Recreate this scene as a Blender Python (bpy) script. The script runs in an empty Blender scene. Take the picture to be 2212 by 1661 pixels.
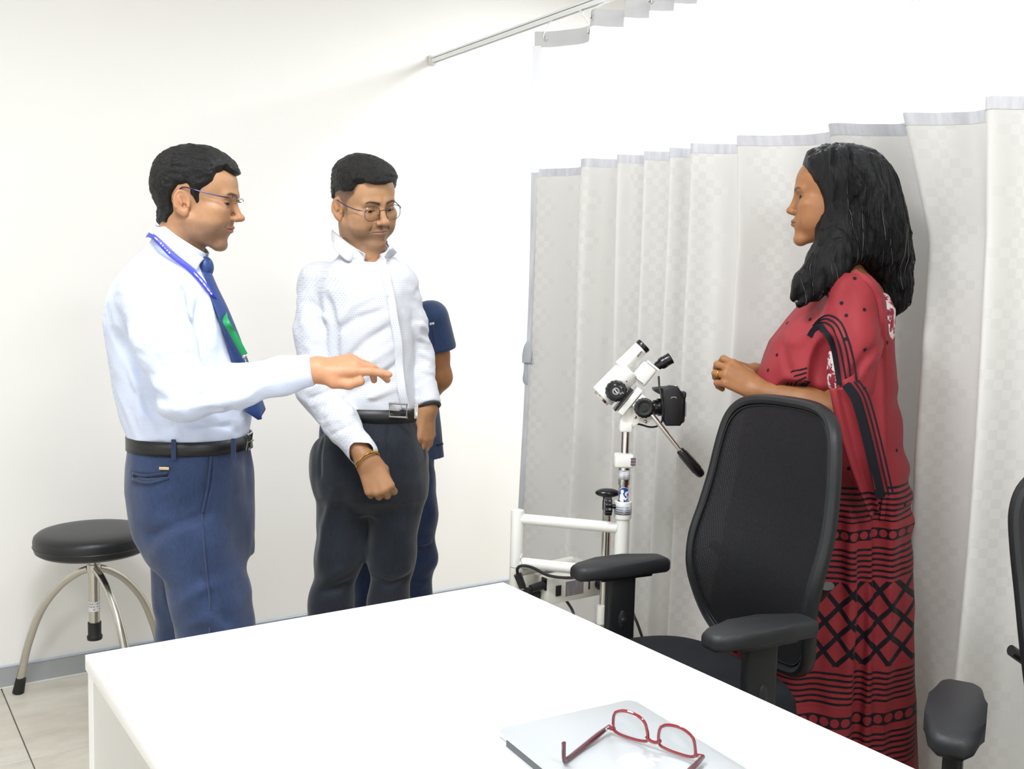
import bpy, bmesh, math, random
import numpy as np
from mathutils import Vector, Matrix

# ------------------------------------------------------------------ camera
F_PX, CX, CY, CAM_H = 2138.4, 1106.0, 830.5, 1.35
YAW, PITCH, ROLL = [math.radians(a) for a in (-34.59, -5.236, 1.424)]
_f = np.array([-math.sin(YAW)*math.cos(PITCH), math.cos(YAW)*math.cos(PITCH), math.sin(PITCH)])
_r0 = np.array([math.cos(YAW), math.sin(YAW), 0.0]); _u0 = np.cross(_r0, _f)
_r = math.cos(ROLL)*_r0 + math.sin(ROLL)*_u0
_u = -math.sin(ROLL)*_r0 + math.cos(ROLL)*_u0
CAM = np.array([0.0, 0.0, CAM_H])
COL = bpy.context.scene.collection
cam_data = bpy.data.cameras.new('camera'); cam = bpy.data.objects.new('camera', cam_data); COL.objects.link(cam)
cam_data.sensor_fit = 'HORIZONTAL'; cam_data.sensor_width = 36.0; cam_data.lens = F_PX/2212*36.0
cam_data.clip_start = 0.05; cam_data.clip_end = 50
cam.matrix_world = Matrix(((_r[0], _u[0], -_f[0], 0), (_r[1], _u[1], -_f[1], 0), (_r[2], _u[2], -_f[2], CAM_H), (0, 0, 0, 1)))
scene = bpy.context.scene; scene.camera = cam
scene.view_settings.view_transform = 'Standard'; scene.view_settings.look = 'None'
scene.view_settings.gamma = 1.0; scene.view_settings.use_curve_mapping = False
scene.view_settings.exposure = 0.15

# ------------------------------------------------------------------ world and room light
world = bpy.data.worlds.new('world'); scene.world = world; world.use_nodes = True
world.node_tree.nodes['Background'].inputs[0].default_value = (1, 1, 1, 1)
world.node_tree.nodes['Background'].inputs[1].default_value = 0.15
CEIL_Z = 2.70
PANELS = [  # x, y, size, watts   (square ceiling light panels; the lamp of each one)
    (2.78, 2.40, 0.56, 31.0),
    (2.78, 0.55, 0.56, 14.0),
    (0.30, 1.45, 0.56, 31.0),
    (0.75, -0.55, 0.56, 27.0),
    (-1.0, 0.6, 0.56, 21.0),
]
for (x, y, s, w) in PANELS:
    ld = bpy.data.lights.new('panel_light', 'AREA'); ld.shape = 'SQUARE'; ld.size = s; ld.energy = w
    ld.color = (0.93, 0.965, 1.0)
    lo = bpy.data.objects.new('panel_light', ld); COL.objects.link(lo); lo.location = (x, y, CEIL_Z-0.035)

# ------------------------------------------------------------------ helpers
def ray(px, py): return _f + _r*((px-CX)/F_PX) - _u*((py-CY)/F_PX)
def atd(px, py, d): return CAM + ray(px, py)*d
def onz(px, py, z): d = ray(px, py); return CAM + d*((z-CAM[2])/d[2])
def ony(px, py, y): d = ray(px, py); return CAM + d*((y-CAM[1])/d[1])
def onx(px, py, x): d = ray(px, py); return CAM + d*((x-CAM[0])/d[0])

class Frame:
    """upright local frame: a to the right of the view, b away from it, z up; origin on the floor"""
    def __init__(self, x, y, rot=YAW):
        self.o = np.array([x, y, 0.0]); self.rot = rot
        self.ax = np.array([math.cos(rot), math.sin(rot), 0]); self.ay = np.array([-math.sin(rot), math.cos(rot), 0])
    def loc(self, p):
        q = np.asarray(p, float)-self.o; return np.array([q@self.ax, q@self.ay, q[2]])
    def L(self, px, py, b=0.0):
        d = ray(px, py); t = (b-(CAM-self.o)@self.ay)/(d@self.ay); return self.loc(CAM+d*t)
    def W(self, p): return self.o+self.ax*p[0]+self.ay*p[1]+np.array([0, 0, p[2]])

def link(o, parent=None):
    COL.objects.link(o)
    if parent is not None: o.parent = parent
    return o
def tag(o, label=None, cat=None, group=None, kind=None):
    if label: o['label'] = label
    if cat: o['category'] = cat
    if group: o['group'] = group
    if kind: o['kind'] = kind
    return o
def thing(name, label, cat, loc=(0, 0, 0), rotz=0.0, group=None):
    o = bpy.data.objects.new(name, None); o.empty_display_size = 0.05
    o.location = loc; o.rotation_euler = (0, 0, rotz); link(o)
    return tag(o, label, cat, group)

def mesh_obj(name, verts, faces, mat=None, parent=None, smooth=True, colors=None, uvs=None, auto=None):
    """verts (N,3); faces: list of tuples or (M,4)/(M,3) int array"""
    me = bpy.data.meshes.new(name)
    v = np.asarray(verts, np.float32)
    if isinstance(faces, np.ndarray):
        M, k = faces.shape
        me.vertices.add(len(v)); me.vertices.foreach_set('co', v.ravel())
        me.loops.add(M*k); me.loops.foreach_set('vertex_index', faces.astype(np.int32).ravel())
        me.polygons.add(M); me.polygons.foreach_set('loop_start', np.arange(0, M*k, k, dtype=np.int32))
        me.update(calc_edges=True)
    else:
        me.from_pydata([tuple(p) for p in v.tolist()], [], faces); me.update()
    me.validate()
    me.polygons.foreach_set('use_smooth', np.full(len(me.polygons), smooth))
    if colors is not None:
        ca = me.color_attributes.new('Col', 'FLOAT_COLOR', 'POINT')
        c = np.ones((len(v), 4), np.float32); c[:, :3] = colors; ca.data.foreach_set('color', c.ravel())
    if uvs is not None:
        ul = me.uv_layers.new(name='UVMap'); li = np.zeros(len(me.loops), np.int32); me.loops.foreach_get('vertex_index', li)
        ul.data.foreach_set('uv', np.asarray(uvs, np.float32)[li].ravel())
    if mat: me.materials.append(mat)
    o = bpy.data.objects.new(name, me); link(o, parent)
    if auto: sharp(o, auto)
    return o
def sharp(o, deg=35):
    me = o.data; bm = bmesh.new(); bm.from_mesh(me); a = math.radians(deg)
    for e in bm.edges: e.smooth = not (len(e.link_faces) == 2 and e.calc_face_angle(0) > a)
    for f in bm.faces: f.smooth = True
    bm.to_mesh(me); bm.free()
def bm_obj(name, bm, mat=None, parent=None, smooth=True, deg=35):
    bmesh.ops.recalc_face_normals(bm, faces=bm.faces)
    if smooth:
        a = math.radians(deg)
        for e in bm.edges: e.smooth = not (len(e.link_faces) == 2 and e.calc_face_angle(0) > a)
        for f in bm.faces: f.smooth = True
    me = bpy.data.meshes.new(name); bm.to_mesh(me); bm.free()
    if mat: me.materials.append(mat)
    return link(bpy.data.objects.new(name, me), parent)

class MB:
    """collects simple solids into one mesh"""
    def __init__(self): self.bm = bmesh.new()
    def box(self, c, s, rot=None, bevel=0.0, seg=2):
        r = bmesh.ops.create_cube(self.bm, size=1.0); vs = r['verts']
        bmesh.ops.scale(self.bm, vec=Vector(s), verts=vs)
        if bevel > 0:
            es = list({e for v in vs for e in v.link_edges})
            rb = bmesh.ops.bevel(self.bm, geom=es, offset=bevel, segments=seg, profile=0.5, affect='EDGES')
            vs = list({v for f in rb['faces'] for v in f.verts} | {v for v in vs if v.is_valid})
        M = (rot.to_4x4() if rot is not None else Matrix.Identity(4))
        bmesh.ops.transform(self.bm, matrix=Matrix.Translation(Vector(c)) @ M, verts=vs)
        return self
    def cone(self, a, b, ra, rb, n=24, caps=True):
        a = Vector(a); b = Vector(b); d = b-a
        r = bmesh.ops.create_cone(self.bm, cap_ends=caps, cap_tris=False, segments=n, radius1=max(ra, 1e-5), radius2=max(rb, 1e-5), depth=d.length)
        q = Vector((0, 0, 1)).rotation_difference(d.normalized())
        bmesh.ops.transform(self.bm, matrix=Matrix.Translation((a+b)/2) @ q.to_matrix().to_4x4(), verts=r['verts'])
        return self
    def cyl(self, a, b, r, n=24): return self.cone(a, b, r, r, n)
    def sphere(self, c, r, sc=(1, 1, 1), rot=None, u=24, v=14):
        k = bmesh.ops.create_uvsphere(self.bm, u_segments=u, v_segments=v, radius=r)
        M = Matrix.Translation(Vector(c)) @ (rot.to_4x4() if rot is not None else Matrix.Identity(4)) @ Matrix.Diagonal((*sc, 1))
        bmesh.ops.transform(self.bm, matrix=M, verts=k['verts']); return self
    def tube(self, pts, rad, n=10, closed=False, smooth=0, up=(0, 0, 1), flat=1.0):
        pts = [Vector(p) for p in pts]
        if smooth: pts = catmull(pts, smooth, closed)
        N = len(pts); rad = rad if hasattr(rad, '__len__') else [rad]*N
        if len(rad) != N: rad = list(np.interp(np.linspace(0, 1, N), np.linspace(0, 1, len(rad)), rad))
        rings = []; nrm = None
        for i, p in enumerate(pts):
            t = (pts[(i+1) % N]-pts[i-1]) if closed else (pts[min(i+1, N-1)]-pts[max(i-1, 0)])
            t = t.normalized() if t.length > 1e-9 else Vector((0, 0, 1))
            if nrm is None:
                nrm = Vector(up)-t*Vector(up).dot(t)
                if nrm.length < 1e-3: nrm = Vector((1, 0, 0))-t*t.x
            else: nrm = nrm-t*nrm.dot(t)
            nrm.normalize(); bi = t.cross(nrm)
            rings.append([self.bm.verts.new(p+(nrm*math.cos(2*math.pi*k/n)*flat+bi*math.sin(2*math.pi*k/n))*rad[i]) for k in range(n)])
        for i in range(N if closed else N-1):
            A, B = rings[i], rings[(i+1) % N]
            for k in range(n): self.bm.faces.new((A[k], A[(k+1) % n], B[(k+1) % n], B[k]))
        if not closed:
            self.bm.faces.new(list(reversed(rings[0]))); self.bm.faces.new(rings[-1])
        return self
    def lathe(self, prof, o=(0, 0, 0), axis=(0, 0, 1), n=32):
        o = Vector(o); q = Vector((0, 0, 1)).rotation_difference(Vector(axis).normalized()); rings = []
        for (r, z) in prof:
            if r < 1e-6: rings.append([self.bm.verts.new(o+q @ Vector((0, 0, z)))])
            else: rings.append([self.bm.verts.new(o+q @ Vector((r*math.cos(2*math.pi*k/n), r*math.sin(2*math.pi*k/n), z))) for k in range(n)])
        for A, B in zip(rings[:-1], rings[1:]):
            for k in range(n):
                if len(A) == 1 and len(B) == 1: continue
                if len(A) == 1: self.bm.faces.new((A[0], B[k], B[(k+1) % n]))
                elif len(B) == 1: self.bm.faces.new((A[k], A[(k+1) % n], B[0]))
                else: self.bm.faces.new((A[k], A[(k+1) % n], B[(k+1) % n], B[k]))
        return self
    def prism(self, poly, axis, lo, hi, bevel=0.0, seg=2):
        """poly: 2d points in the two other axes (cyclic order), extruded along axis 0/1/2"""
        def P(u, v, w): return {0: (w, u, v), 1: (u, w, v), 2: (u, v, w)}[axis]
        A = [self.bm.verts.new(P(u, v, lo)) for u, v in poly]; B = [self.bm.verts.new(P(u, v, hi)) for u, v in poly]; n = len(poly)
        fs = [self.bm.faces.new(list(reversed(A))), self.bm.faces.new(B)]
        for k in range(n): fs.append(self.bm.faces.new((A[k], A[(k+1) % n], B[(k+1) % n], B[k])))
        if bevel > 0:
            es = list({e for f in fs[:2] for e in f.edges})
            bmesh.ops.bevel(self.bm, geom=es, offset=bevel, segments=seg, profile=0.5, affect='EDGES')
        return self
    def xf(self, M): bmesh.ops.transform(self.bm, matrix=M, verts=self.bm.verts); return self
    def build(self, name, mat, parent=None, smooth=True, deg=35): return bm_obj(name, self.bm, mat, parent, smooth, deg)

def catmull(pts, sub, closed=False):
    out = []; N = len(pts)
    for i in range(N if closed else N-1):
        p0 = pts[(i-1) % N] if closed or i > 0 else pts[0]*2-pts[1]
        p1 = pts[i]; p2 = pts[(i+1) % N]
        p3 = pts[(i+2) % N] if closed or i+2 < N else pts[-1]*2-pts[-2]
        for k in range(sub):
            t = k/sub
            out.append(0.5*((2*p1)+(p2-p0)*t+(2*p0-5*p1+4*p2-p3)*t*t+(3*p1-p0-3*p2+p3)*t**3))
    if not closed: out.append(pts[-1])
    return out
def spline(pts, n):
    """numpy catmull-rom resample of control points (K,d) to about n points"""
    pts = np.asarray(pts, float); K = len(pts); sub = max(1, int(math.ceil(n/(K-1))))
    P = np.vstack([2*pts[0]-pts[1], pts, 2*pts[-1]-pts[-2]]); out = []
    for i in range(K-1):
        p0, p1, p2, p3 = P[i:i+4]; t = (np.arange(sub)/sub)[:, None]
        out.append(0.5*(2*p1+(p2-p0)*t+(2*p0-5*p1+4*p2-p3)*t*t+(3*p1-p0-3*p2+p3)*t**3))
    return np.vstack(out+[pts[-1:]])
def grid_obj(name, P, mat=None, parent=None, thick=0.0, uv=None, smooth=True, colors=None, offset=0.0):
    """P (m,n,3) surface; thickness by a solidify modifier"""
    P = np.asarray(P); m, n = P.shape[:2]; idx = np.arange(m*n).reshape(m, n)
    fc = np.stack([idx[:-1, :-1], idx[:-1, 1:], idx[1:, 1:], idx[1:, :-1]], -1).reshape(-1, 4)
    if uv is None:
        uu, vv = np.meshgrid(np.linspace(0, 1, n), np.linspace(0, 1, m)); uv = np.stack([uu, vv], -1)
    o = mesh_obj(name, P.reshape(-1, 3), fc, mat, parent, smooth, uvs=np.asarray(uv).reshape(-1, 2), colors=colors)
    if thick > 0:
        s = o.modifiers.new('thickness', 'SOLIDIFY'); s.thickness = thick; s.offset = offset
    return o

# ------------------------------------------------------------------ materials
_M = {}
def srgb(h):
    if isinstance(h, str): h = tuple(int(h[i:i+2], 16)/255 for i in (0, 2, 4))
    return tuple((c/12.92 if c <= 0.04045 else ((c+0.055)/1.055)**2.4) for c in h[:3])
class N:
    """small node-tree writer"""
    def __init__(self, name):
        self.m = bpy.data.materials.new(name); self.m.use_nodes = True; self.t = self.m.node_tree
        self.b = self.t.nodes['Principled BSDF']; self.out = self.t.nodes['Material Output']
    def n(self, typ, **kw):
        nd = self.t.nodes.new('ShaderNode'+typ)
        for k, v in kw.items():
            if k.startswith('_'): setattr(nd, k[1:], v)
            else: self.set(nd, k, v)
        return nd
    def set(self, nd, k, v):
        key = int(k[1:]) if (k[0] == 'i' and k[1:].isdigit()) else k.replace('__', ' ')
        s = nd.inputs[key]
        if hasattr(v, 'links') or isinstance(v, bpy.types.NodeSocket): self.t.links.new(v, s)
        elif isinstance(v, bpy.types.Node): self.t.links.new(v.outputs[0], s)
        else: s.default_value = (*v, 1) if (hasattr(v, '__len__') and len(v) == 3 and s.type == 'RGBA') else v
    def math(self, op, a, b=0.0, c=0.0, clamp=False):
        nd = self.t.nodes.new('ShaderNodeMath'); nd.operation = op; nd.use_clamp = clamp
        for i, v in enumerate((a, b, c)):
            if i < len(nd.inputs): self.set(nd, 'i%d' % i, v)
        return nd.outputs[0]
    def mix(self, fac, a, b):
        nd = self.t.nodes.new('ShaderNodeMix'); nd.data_type = 'RGBA'
        self.set(nd, 'i0', fac); self.set(nd, 'i6', a); self.set(nd, 'i7', b); return nd.outputs[2]
    def ramp(self, fac, stops):
        nd = self.t.nodes.new('ShaderNodeValToRGB'); self.set(nd, 'i0', fac); cr = nd.color_ramp
        while len(cr.elements) < len(stops): cr.elements.new(0.5)
        for e, (p, c) in zip(cr.elements, stops): e.position = p; e.color = (*c, 1)
        return nd.outputs[0]
    def P(self, **kw):
        for k, v in kw.items(): self.set(self.b, {'col': 'Base Color', 'rough': 'Roughness', 'metal': 'Metallic', 'spec': 'Specular IOR Level', 'normal': 'Normal', 'alpha': 'Alpha', 'sss': 'Subsurface Weight', 'trans': 'Transmission Weight', 'coat': 'Coat Weight', 'sheen': 'Sheen Weight', 'ior': 'IOR', 'emit': 'Emission Color', 'estr': 'Emission Strength', 'aniso': 'Anisotropic'}[k], v)
        return self
    def bump(self, h, strength=0.3, dist=0.01):
        nd = self.n('Bump', Strength=strength, Distance=dist); self.set(nd, 'Height', h); return nd.outputs[0]
    def obj(self): return self.n('TexCoord').outputs['Object']
    def uv(self): return self.n('TexCoord').outputs['UV']
    def noise(self, vec=None, scale=5, detail=3, rough=0.5):
        nd = self.n('TexNoise', Scale=scale, Detail=detail, Roughness=rough)
        if vec is not None: self.set(nd, 'Vector', vec)
        return nd.outputs[0]
    def mapping(self, vec, scale=(1, 1, 1), rot=(0, 0, 0), loc=(0, 0, 0)):
        nd = self.n('Mapping'); self.set(nd, 'Vector', vec); nd.inputs['Scale'].default_value = scale
        nd.inputs['Rotation'].default_value = rot; nd.inputs['Location'].default_value = loc; return nd.outputs[0]
    def sep(self, vec):
        nd = self.n('SeparateXYZ'); self.set(nd, 'i0', vec); return nd.outputs
def mat(name, col, rough=0.5, metal=0.0, spec=0.5, grain=0.0, gscale=300, bump=0.0, bscale=200, coat=0.0, var=0.0, vscale=4):
    if name in _M: return _M[name]
    k = N(name); c = srgb(col) if isinstance(col, str) else col
    k.P(col=c, rough=rough, metal=metal, spec=spec, coat=coat)
    if var > 0:
        nz = k.noise(k.obj(), vscale, 4); d = tuple(x*(1-var) for x in c); k.P(col=k.ramp(nz, [(0.3, d), (0.7, c)]))
    if bump > 0: k.P(normal=k.bump(k.noise(k.obj(), bscale, 2), bump, 0.002))
    _M[name] = k.m; return k.m
# ================================================================== the room
X0, X1, Y0, Y1 = -1.97, 4.03, -1.817, 3.583
def wall_mat():
    k = N('wall_paint'); nz = k.noise(k.obj(), 180, 3)
    k.P(col=srgb('f4f2ee'), rough=0.55, spec=0.25, normal=k.bump(nz, 0.05, 0.002)); return k.m
WALL = wall_mat()
def slab(name, lo, hi, m, kind='structure', parent=None, bevel=0.0):
    lo = np.array(lo); hi = np.array(hi); b = MB(); b.box(((hi-lo)/2)*0, hi-lo, bevel=bevel)
    o = b.build(name, m, parent); o.location = tuple((lo+hi)/2)
    if kind and parent is None: o['kind'] = kind
    return o
T = 0.12
slab('wall_back', (X0-T, Y1, 0), (X1+T, Y1+T, CEIL_Z), WALL)
slab('wall_front', (X0-T, Y0-T, 0), (X1+T, Y0, CEIL_Z), WALL)
slab('wall_left', (X0-T, Y0, 0), (X0, Y1, CEIL_Z), WALL)
slab('wall_right', (X1, Y0, 0), (X1+T, Y1, CEIL_Z), WALL)
slab('ceiling', (X0-T, Y0-T, CEIL_Z), (X1+T, Y1+T, CEIL_Z+0.1), mat('ceiling_paint', 'f5f5f3', 0.8))
# floor: a mortar bed with single tiles on it
floor = slab('floor', (X0-T, Y0-T, -0.11), (X1+T, Y1+T, -0.0105), mat('grout', 'a8a49a', 0.9))
def tile_mat():
    k = N('floor_tile'); oi = k.n('ObjectInfo').outputs['Random']
    off = k.n('CombineXYZ', X=k.math('MULTIPLY', oi, 17.0), Y=k.math('MULTIPLY', oi, 31.0), Z=0.0).outputs[0]
    va = k.n('VectorMath', _operation='ADD'); k.set(va, 'i0', k.obj()); k.set(va, 'i1', off)
    st = k.mapping(va.outputs[0], (2.2, 5.5, 1))
    n1 = k.noise(st, 2.0, 6, 0.62); n2 = k.noise(va.outputs[0], 60, 4, 0.7)
    c = k.ramp(n1, [(0.28, srgb('c3bcae')), (0.5, srgb('d2ccbf')), (0.72, srgb('dcd8ce'))])
    c = k.mix(k.math('MULTIPLY', n2, 0.16), c, (*srgb('a59c8a'), 1))
    k.P(col=c, rough=0.42, spec=0.35); return k.m
TILE = tile_mat()
tb = MB(); tb.box((0, 0, 0), (0.5965, 0.5965, 0.0105), bevel=0.0012, seg=1)
t0 = tb.build('floor_tile', TILE, floor); first = True
for i in range(10):
    for j in range(9):
        o = t0 if first else t0.copy()
        if not first: link(o, floor)
        first = False
        o.location = (X0+0.3+0.6*i-floor.location.x, Y0+0.3+0.6*j-floor.location.y, -0.00525-floor.location.z)
# grey baseboards with a lighter lip
BB = mat('baseboard_grey', 'a7abac', 0.45, var=0.06); BBT = mat('baseboard_lip', 'b6bfcb', 0.35); SEAL = mat('baseboard_sealant', 'e9e8e4', 0.5)
def baseboard(name, a, b, inward):
    """one board per length, joints visible between them"""
    a = Vector(a); b = Vector(b); d = (b-a); L = d.length; d.normalize(); n = Vector(inward)
    root = bpy.data.objects.new(name, None); link(root); root['kind'] = 'structure'; root.location = a
    cuts = [0.0]; x = 2.33 if name == 'baseboard_back' else 1.1
    while x < L-0.2: cuts.append(x); x += 2.4
    cuts.append(L)
    rot = Matrix((d, n, Vector((0, 0, 1)))).transposed()
    for c0, c1 in zip(cuts[:-1], cuts[1:]):
        q = MB(); q.box((0, 0, 0), (c1-c0-0.0012, 0.010, 0.068), bevel=0.0008, seg=1); q.xf(rot.to_4x4())
        o = q.build('board', BB, root); o.location = d*((c0+c1)/2)+n*0.005+Vector((0, 0, 0.034))
    q = MB(); q.box((0, 0, 0), (L, 0.012, 0.006), bevel=0.0015, seg=1); q.xf(rot.to_4x4())
    o = q.build('lip', BBT, root); o.location = d*(L/2)+n*0.006+Vector((0, 0, 0.071))
    q = MB(); q.box((0, 0, 0), (L, 0.013, 0.003)); q.xf(rot.to_4x4())
    o = q.build('sealant', SEAL, root); o.location = d*(L/2)+n*0.0066+Vector((0, 0, 0.0016))
baseboard('baseboard_back', (X0, Y1, 0), (X1, Y1, 0), (0, -1, 0))
baseboard('baseboard_left', (X0, Y0, 0), (X0, Y1, 0), (1, 0, 0))
baseboard('baseboard_right', (X1, Y0, 0), (X1, Y1, 0), (-1, 0, 0))
baseboard('baseboard_front', (X0, Y0, 0), (X1, Y0, 0), (0, 1, 0))
# ceiling light panels (their lamps are set at the top of the script)
k = N('lamp_diffuser'); k.P(col=(0.9, 0.9, 0.9), emit=(0.93, 0.965, 1.0), estr=6.0); DIFF = k.m
where = ['on the ceiling behind the curtain near the back wall', 'on the ceiling behind the curtain by the front', 'on the ceiling above the white desk', 'on the ceiling above the camera side of the desk', 'on the ceiling to the far left of the desk']
for (x, y, s, w), t in zip(PANELS, where):
    r = thing('ceiling_light', 'square white ceiling light panel '+t, 'ceiling light', (x, y, CEIL_Z), 0, 'ceiling light panels')
    q = MB()
    for sx, sy, lx, ly in ((0, 1, s+0.03, 0.02), (0, -1, s+0.03, 0.02), (1, 0, 0.02, s+0.03), (-1, 0, 0.02, s+0.03)):
        q.box((sx*(s/2+0.012), sy*(s/2+0.012), -0.010), (lx, ly, 0.020))
    q.build('frame', mat('lamp_frame', 'f2f2f2', 0.4), r)
    q = MB(); q.box((0, 0, -0.009), (s, s, 0.008)); q.build('diffuser', DIFF, r)

# ================================================================== curtain rail and curtain
CUR_X = 2.036
RAIL_Z = 2.277
RAILW = mat('rail_white_enamel', 'f6f7f6', 0.3)
rail = thing('curtain_rail', 'slim white ceiling curtain track running from the back wall above the curtain', 'curtain rail', (CUR_X, Y1, RAIL_Z))
yend = -1.5-Y1
b = MB()
b.box((0, yend/2-0.01, 0.010), (0.022, -yend-0.02, 0.012), bevel=0.002, seg=1)
b.box((-0.009, yend/2-0.01, 0), (0.004, -yend-0.02, 0.016)); b.box((0.009, yend/2-0.01, 0), (0.004, -yend-0.02, 0.016))
b.build('track', RAILW, rail)
b = MB(); b.box((0, yend/2-0.01, 0.0035), (0.013, -yend-0.03, 0.003)); b.build('track_slot', mat('rail_slot', '9b9b9b', 0.6), rail)
b = MB(); b.box((0, -0.010, 0.004), (0.036, 0.020, 0.036), bevel=0.005); b.build('end_bracket', mat('rail_bracket', 'e6e5dd', 0.4), rail)
for yy in (-1.6, -3.2, -4.6):
    b = MB(); b.cyl((0, yy, 0.016), (0, yy, CEIL_Z-RAIL_Z), 0.006, 12).box((0, yy, 0.019), (0.03, 0.03, 0.006)); b.build('ceiling_hanger', RAILW, rail)

crest = np.array([2.83, 2.46, 2.325, 2.225, 2.130, 2.035, 1.845, 1.56, 1.372, 1.15, 0.93, 0.70, 0.50, 0.28, 0.05, -0.2, -0.45])
def fold(y, z):
    """x offset of the cloth at y and height z"""
    ph = np.interp(-y, -crest, np.arange(len(crest)))
    lam = np.interp(-y, -(crest[1:]+crest[:-1])/2, np.abs(np.diff(crest)))
    A = np.clip(0.46*lam, 0.036, 0.075)
    sag = np.clip((z-0.3)/1.9, 0, 1)
    dr = 0.10*np.sin(ph*1.7+z*2.1)*(1-sag)+0.05*np.sin(ph*0.9-z*3.3)
    c = np.cos(2*np.pi*(ph+dr*0.5))
    x = CUR_X-A*(0.75+0.35*(1-sag))*(0.85*c+0.22*np.cos(4*np.pi*(ph+dr)+.6)+.10*np.cos(6*np.pi*(ph+dr)+1.1))
    x = x+0.006*np.sin(9*y+1.3*z)+0.004*np.sin(23*y-2*z)*(1-sag)
    x = x+(0.20+0.06*np.clip((1.0-z)/0.8, 0, 1))*np.exp(-((y-1.48)/np.where(y < 1.48, 0.23, 0.30))**2)*np.clip((1.86-z)/0.36, 0, 1)          # pushed out behind the woman
    return x
def cur_surf(z0, z1, nz, ya=2.80, yb=-0.40, ny=760, dx=0.0):
    y = np.linspace(ya, yb, ny)[None, :]; z = np.linspace(z0, z1, nz)[:, None]
    yy = y+(2.2-z)*0.022*np.clip((y-2.3)/0.5, 0, 1); zz = z+0*y
    x = fold(y, zz)+dx
    s = np.concatenate([[0], np.cumsum(np.hypot(np.diff(y[0]), np.diff(fold(y, np.full_like(y, 1.2))[0])))])
    uv = np.stack([np.broadcast_to(s, x.shape), zz], -1)
    return np.stack([x, yy+0*x, zz+0*x], -1), uv
def cloth_mat():
    k = N('curtain_cloth'); u = k.uv(); sx, sy, _ = k.sep(u)
    q = 0.021
    cu = k.math('FLOOR', k.math('DIVIDE', sx, q)); cv = k.math('FLOOR', k.math('DIVIDE', sy, q))
    ck = k.math('MODULO', k.math('ADD', k.math('ADD', cu, cv), 4000.0), 2.0)
    # zig-zag columns of woven squares, with plain cloth between them
    col = k.math('MODULO', k.math('ADD', cu, k.math('MULTIPLY', k.math('PINGPONG', cv, 3.0), 1.0)), 9.0)
    band = k.math('LESS_THAN', col, 3.5)
    soft = k.noise(k.mapping(u, (3, 1.4, 1)), 2.2, 3)
    f = k.math('MULTIPLY', k.math('MULTIPLY', ck, band), k.math('ADD', 0.25, k.math('MULTIPLY', soft, 1.2)))
    c = k.mix(f, (*srgb('dad8d4'), 1), (*srgb('d6d4d0'), 1))
    lite = k.math('MULTIPLY', k.math('SUBTRACT', 1.0, ck), band)
    c = k.mix(k.math('MULTIPLY', k.math('MULTIPLY', lite, soft), 0.65), c, (*srgb('e1dfdb'), 1))
    wv = k.n('TexWave', Scale=420.0, Distortion=0.6); k.set(wv, 'Vector', u)
    nz = k.noise(k.mapping(u, (30, 3, 1)), 3, 3)
    h = k.math('ADD', k.math('MULTIPLY', wv.outputs[1], 0.15), nz)
    k.P(col=c, rough=0.62, spec=0.3, sheen=0.2, normal=k.bump(h, 0.12, 0.004))
    tr = k.n('BsdfTranslucent'); k.set(tr, 'Color', c); mx = k.n('MixShader', i0=0.10)
    k.t.links.new(k.b.outputs[0], mx.inputs[1]); k.t.links.new(tr.outputs[0], mx.inputs[2]); k.t.links.new(mx.outputs[0], k.out.inputs[0]); return k.m
def band_mat():
    k = N('curtain_band'); u = k.uv(); nz = k.noise(k.mapping(u, (60, 8, 1), rot=(0, 0, 0.5)), 1.0, 3)
    k.P(col=k.ramp(nz, [(0.3, srgb('c3c3c8')), (0.7, srgb('dadade'))]), rough=0.6, normal=k.bump(nz, 0.35, 0.006)); return k.m
def net_mat():
    k = N('curtain_net'); u = k.uv(); sx, sy, _ = k.sep(u); q = 0.0125
    fu = k.math('FRACT', k.math('DIVIDE', sx, q)); fv = k.math('FRACT', k.math('DIVIDE', sy, q))
    l = k.math('MAXIMUM', k.math('LESS_THAN', fu, 0.24), k.math('LESS_THAN', fv, 0.24))
    k.P(col=srgb('fafaff'), rough=0.6)
    tr = k.n('BsdfTranslucent'); k.set(tr, 'Color', srgb('fbfbff')); m1 = k.n('MixShader', i0=0.4)
    k.t.links.new(k.b.outputs[0], m1.inputs[1]); k.t.links.new(tr.outputs[0], m1.inputs[2])
    tp = k.n('BsdfTransparent'); m2 = k.n('MixShader'); fine = k.math('ADD', k.math('MULTIPLY', l, 0.42), 0.56)
    k.set(m2, 'i0', fine); k.t.links.new(tp.outputs[0], m2.inputs[1]); k.t.links.new(m1.outputs[0], m2.inputs[2])
    k.t.links.new(m2.outputs[0], k.out.inputs[0]); return k.m
curtain = thing('hospital_curtain', 'pale grey pleated hospital curtain with checked weave and white net top', 'curtain', (CUR_X, Y1, 0))
CL, BD, NT = cloth_mat(), band_mat(), net_mat()
def cur_part(name, z0, z1, nz, m, **kw):
    P, uv = cur_surf(z0, z1, nz, **kw); P = P-np.array([CUR_X, Y1, 0]); return grid_obj(name, P, m, curtain, uv=uv)
cur_part('cloth_panel', 0.10, 1.755, 70, CL)
cur_part('net_panel', 1.77, 2.185, 14, NT)
cur_part('top_border', 1.752, 1.778, 4, BD, dx=-0.002)
cur_part('header_band', 2.180, 2.232, 4, mat('curtain_header', 'cfcfcf', 0.6), dx=-0.001)
cur_part('edge_border', 0.10, 1.765, 60, BD, ya=2.803, yb=2.789, ny=5, dx=-0.003)
cur_part('net_edge', 1.765, 2.185, 14, mat('net_edge_white', 'f6f6fb', 0.6), ya=2.803, yb=2.783, ny=5, dx=-0.003)
hem = cur_part('hem', 0.10, 0.13, 3, BD, dx=-0.002)
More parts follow.
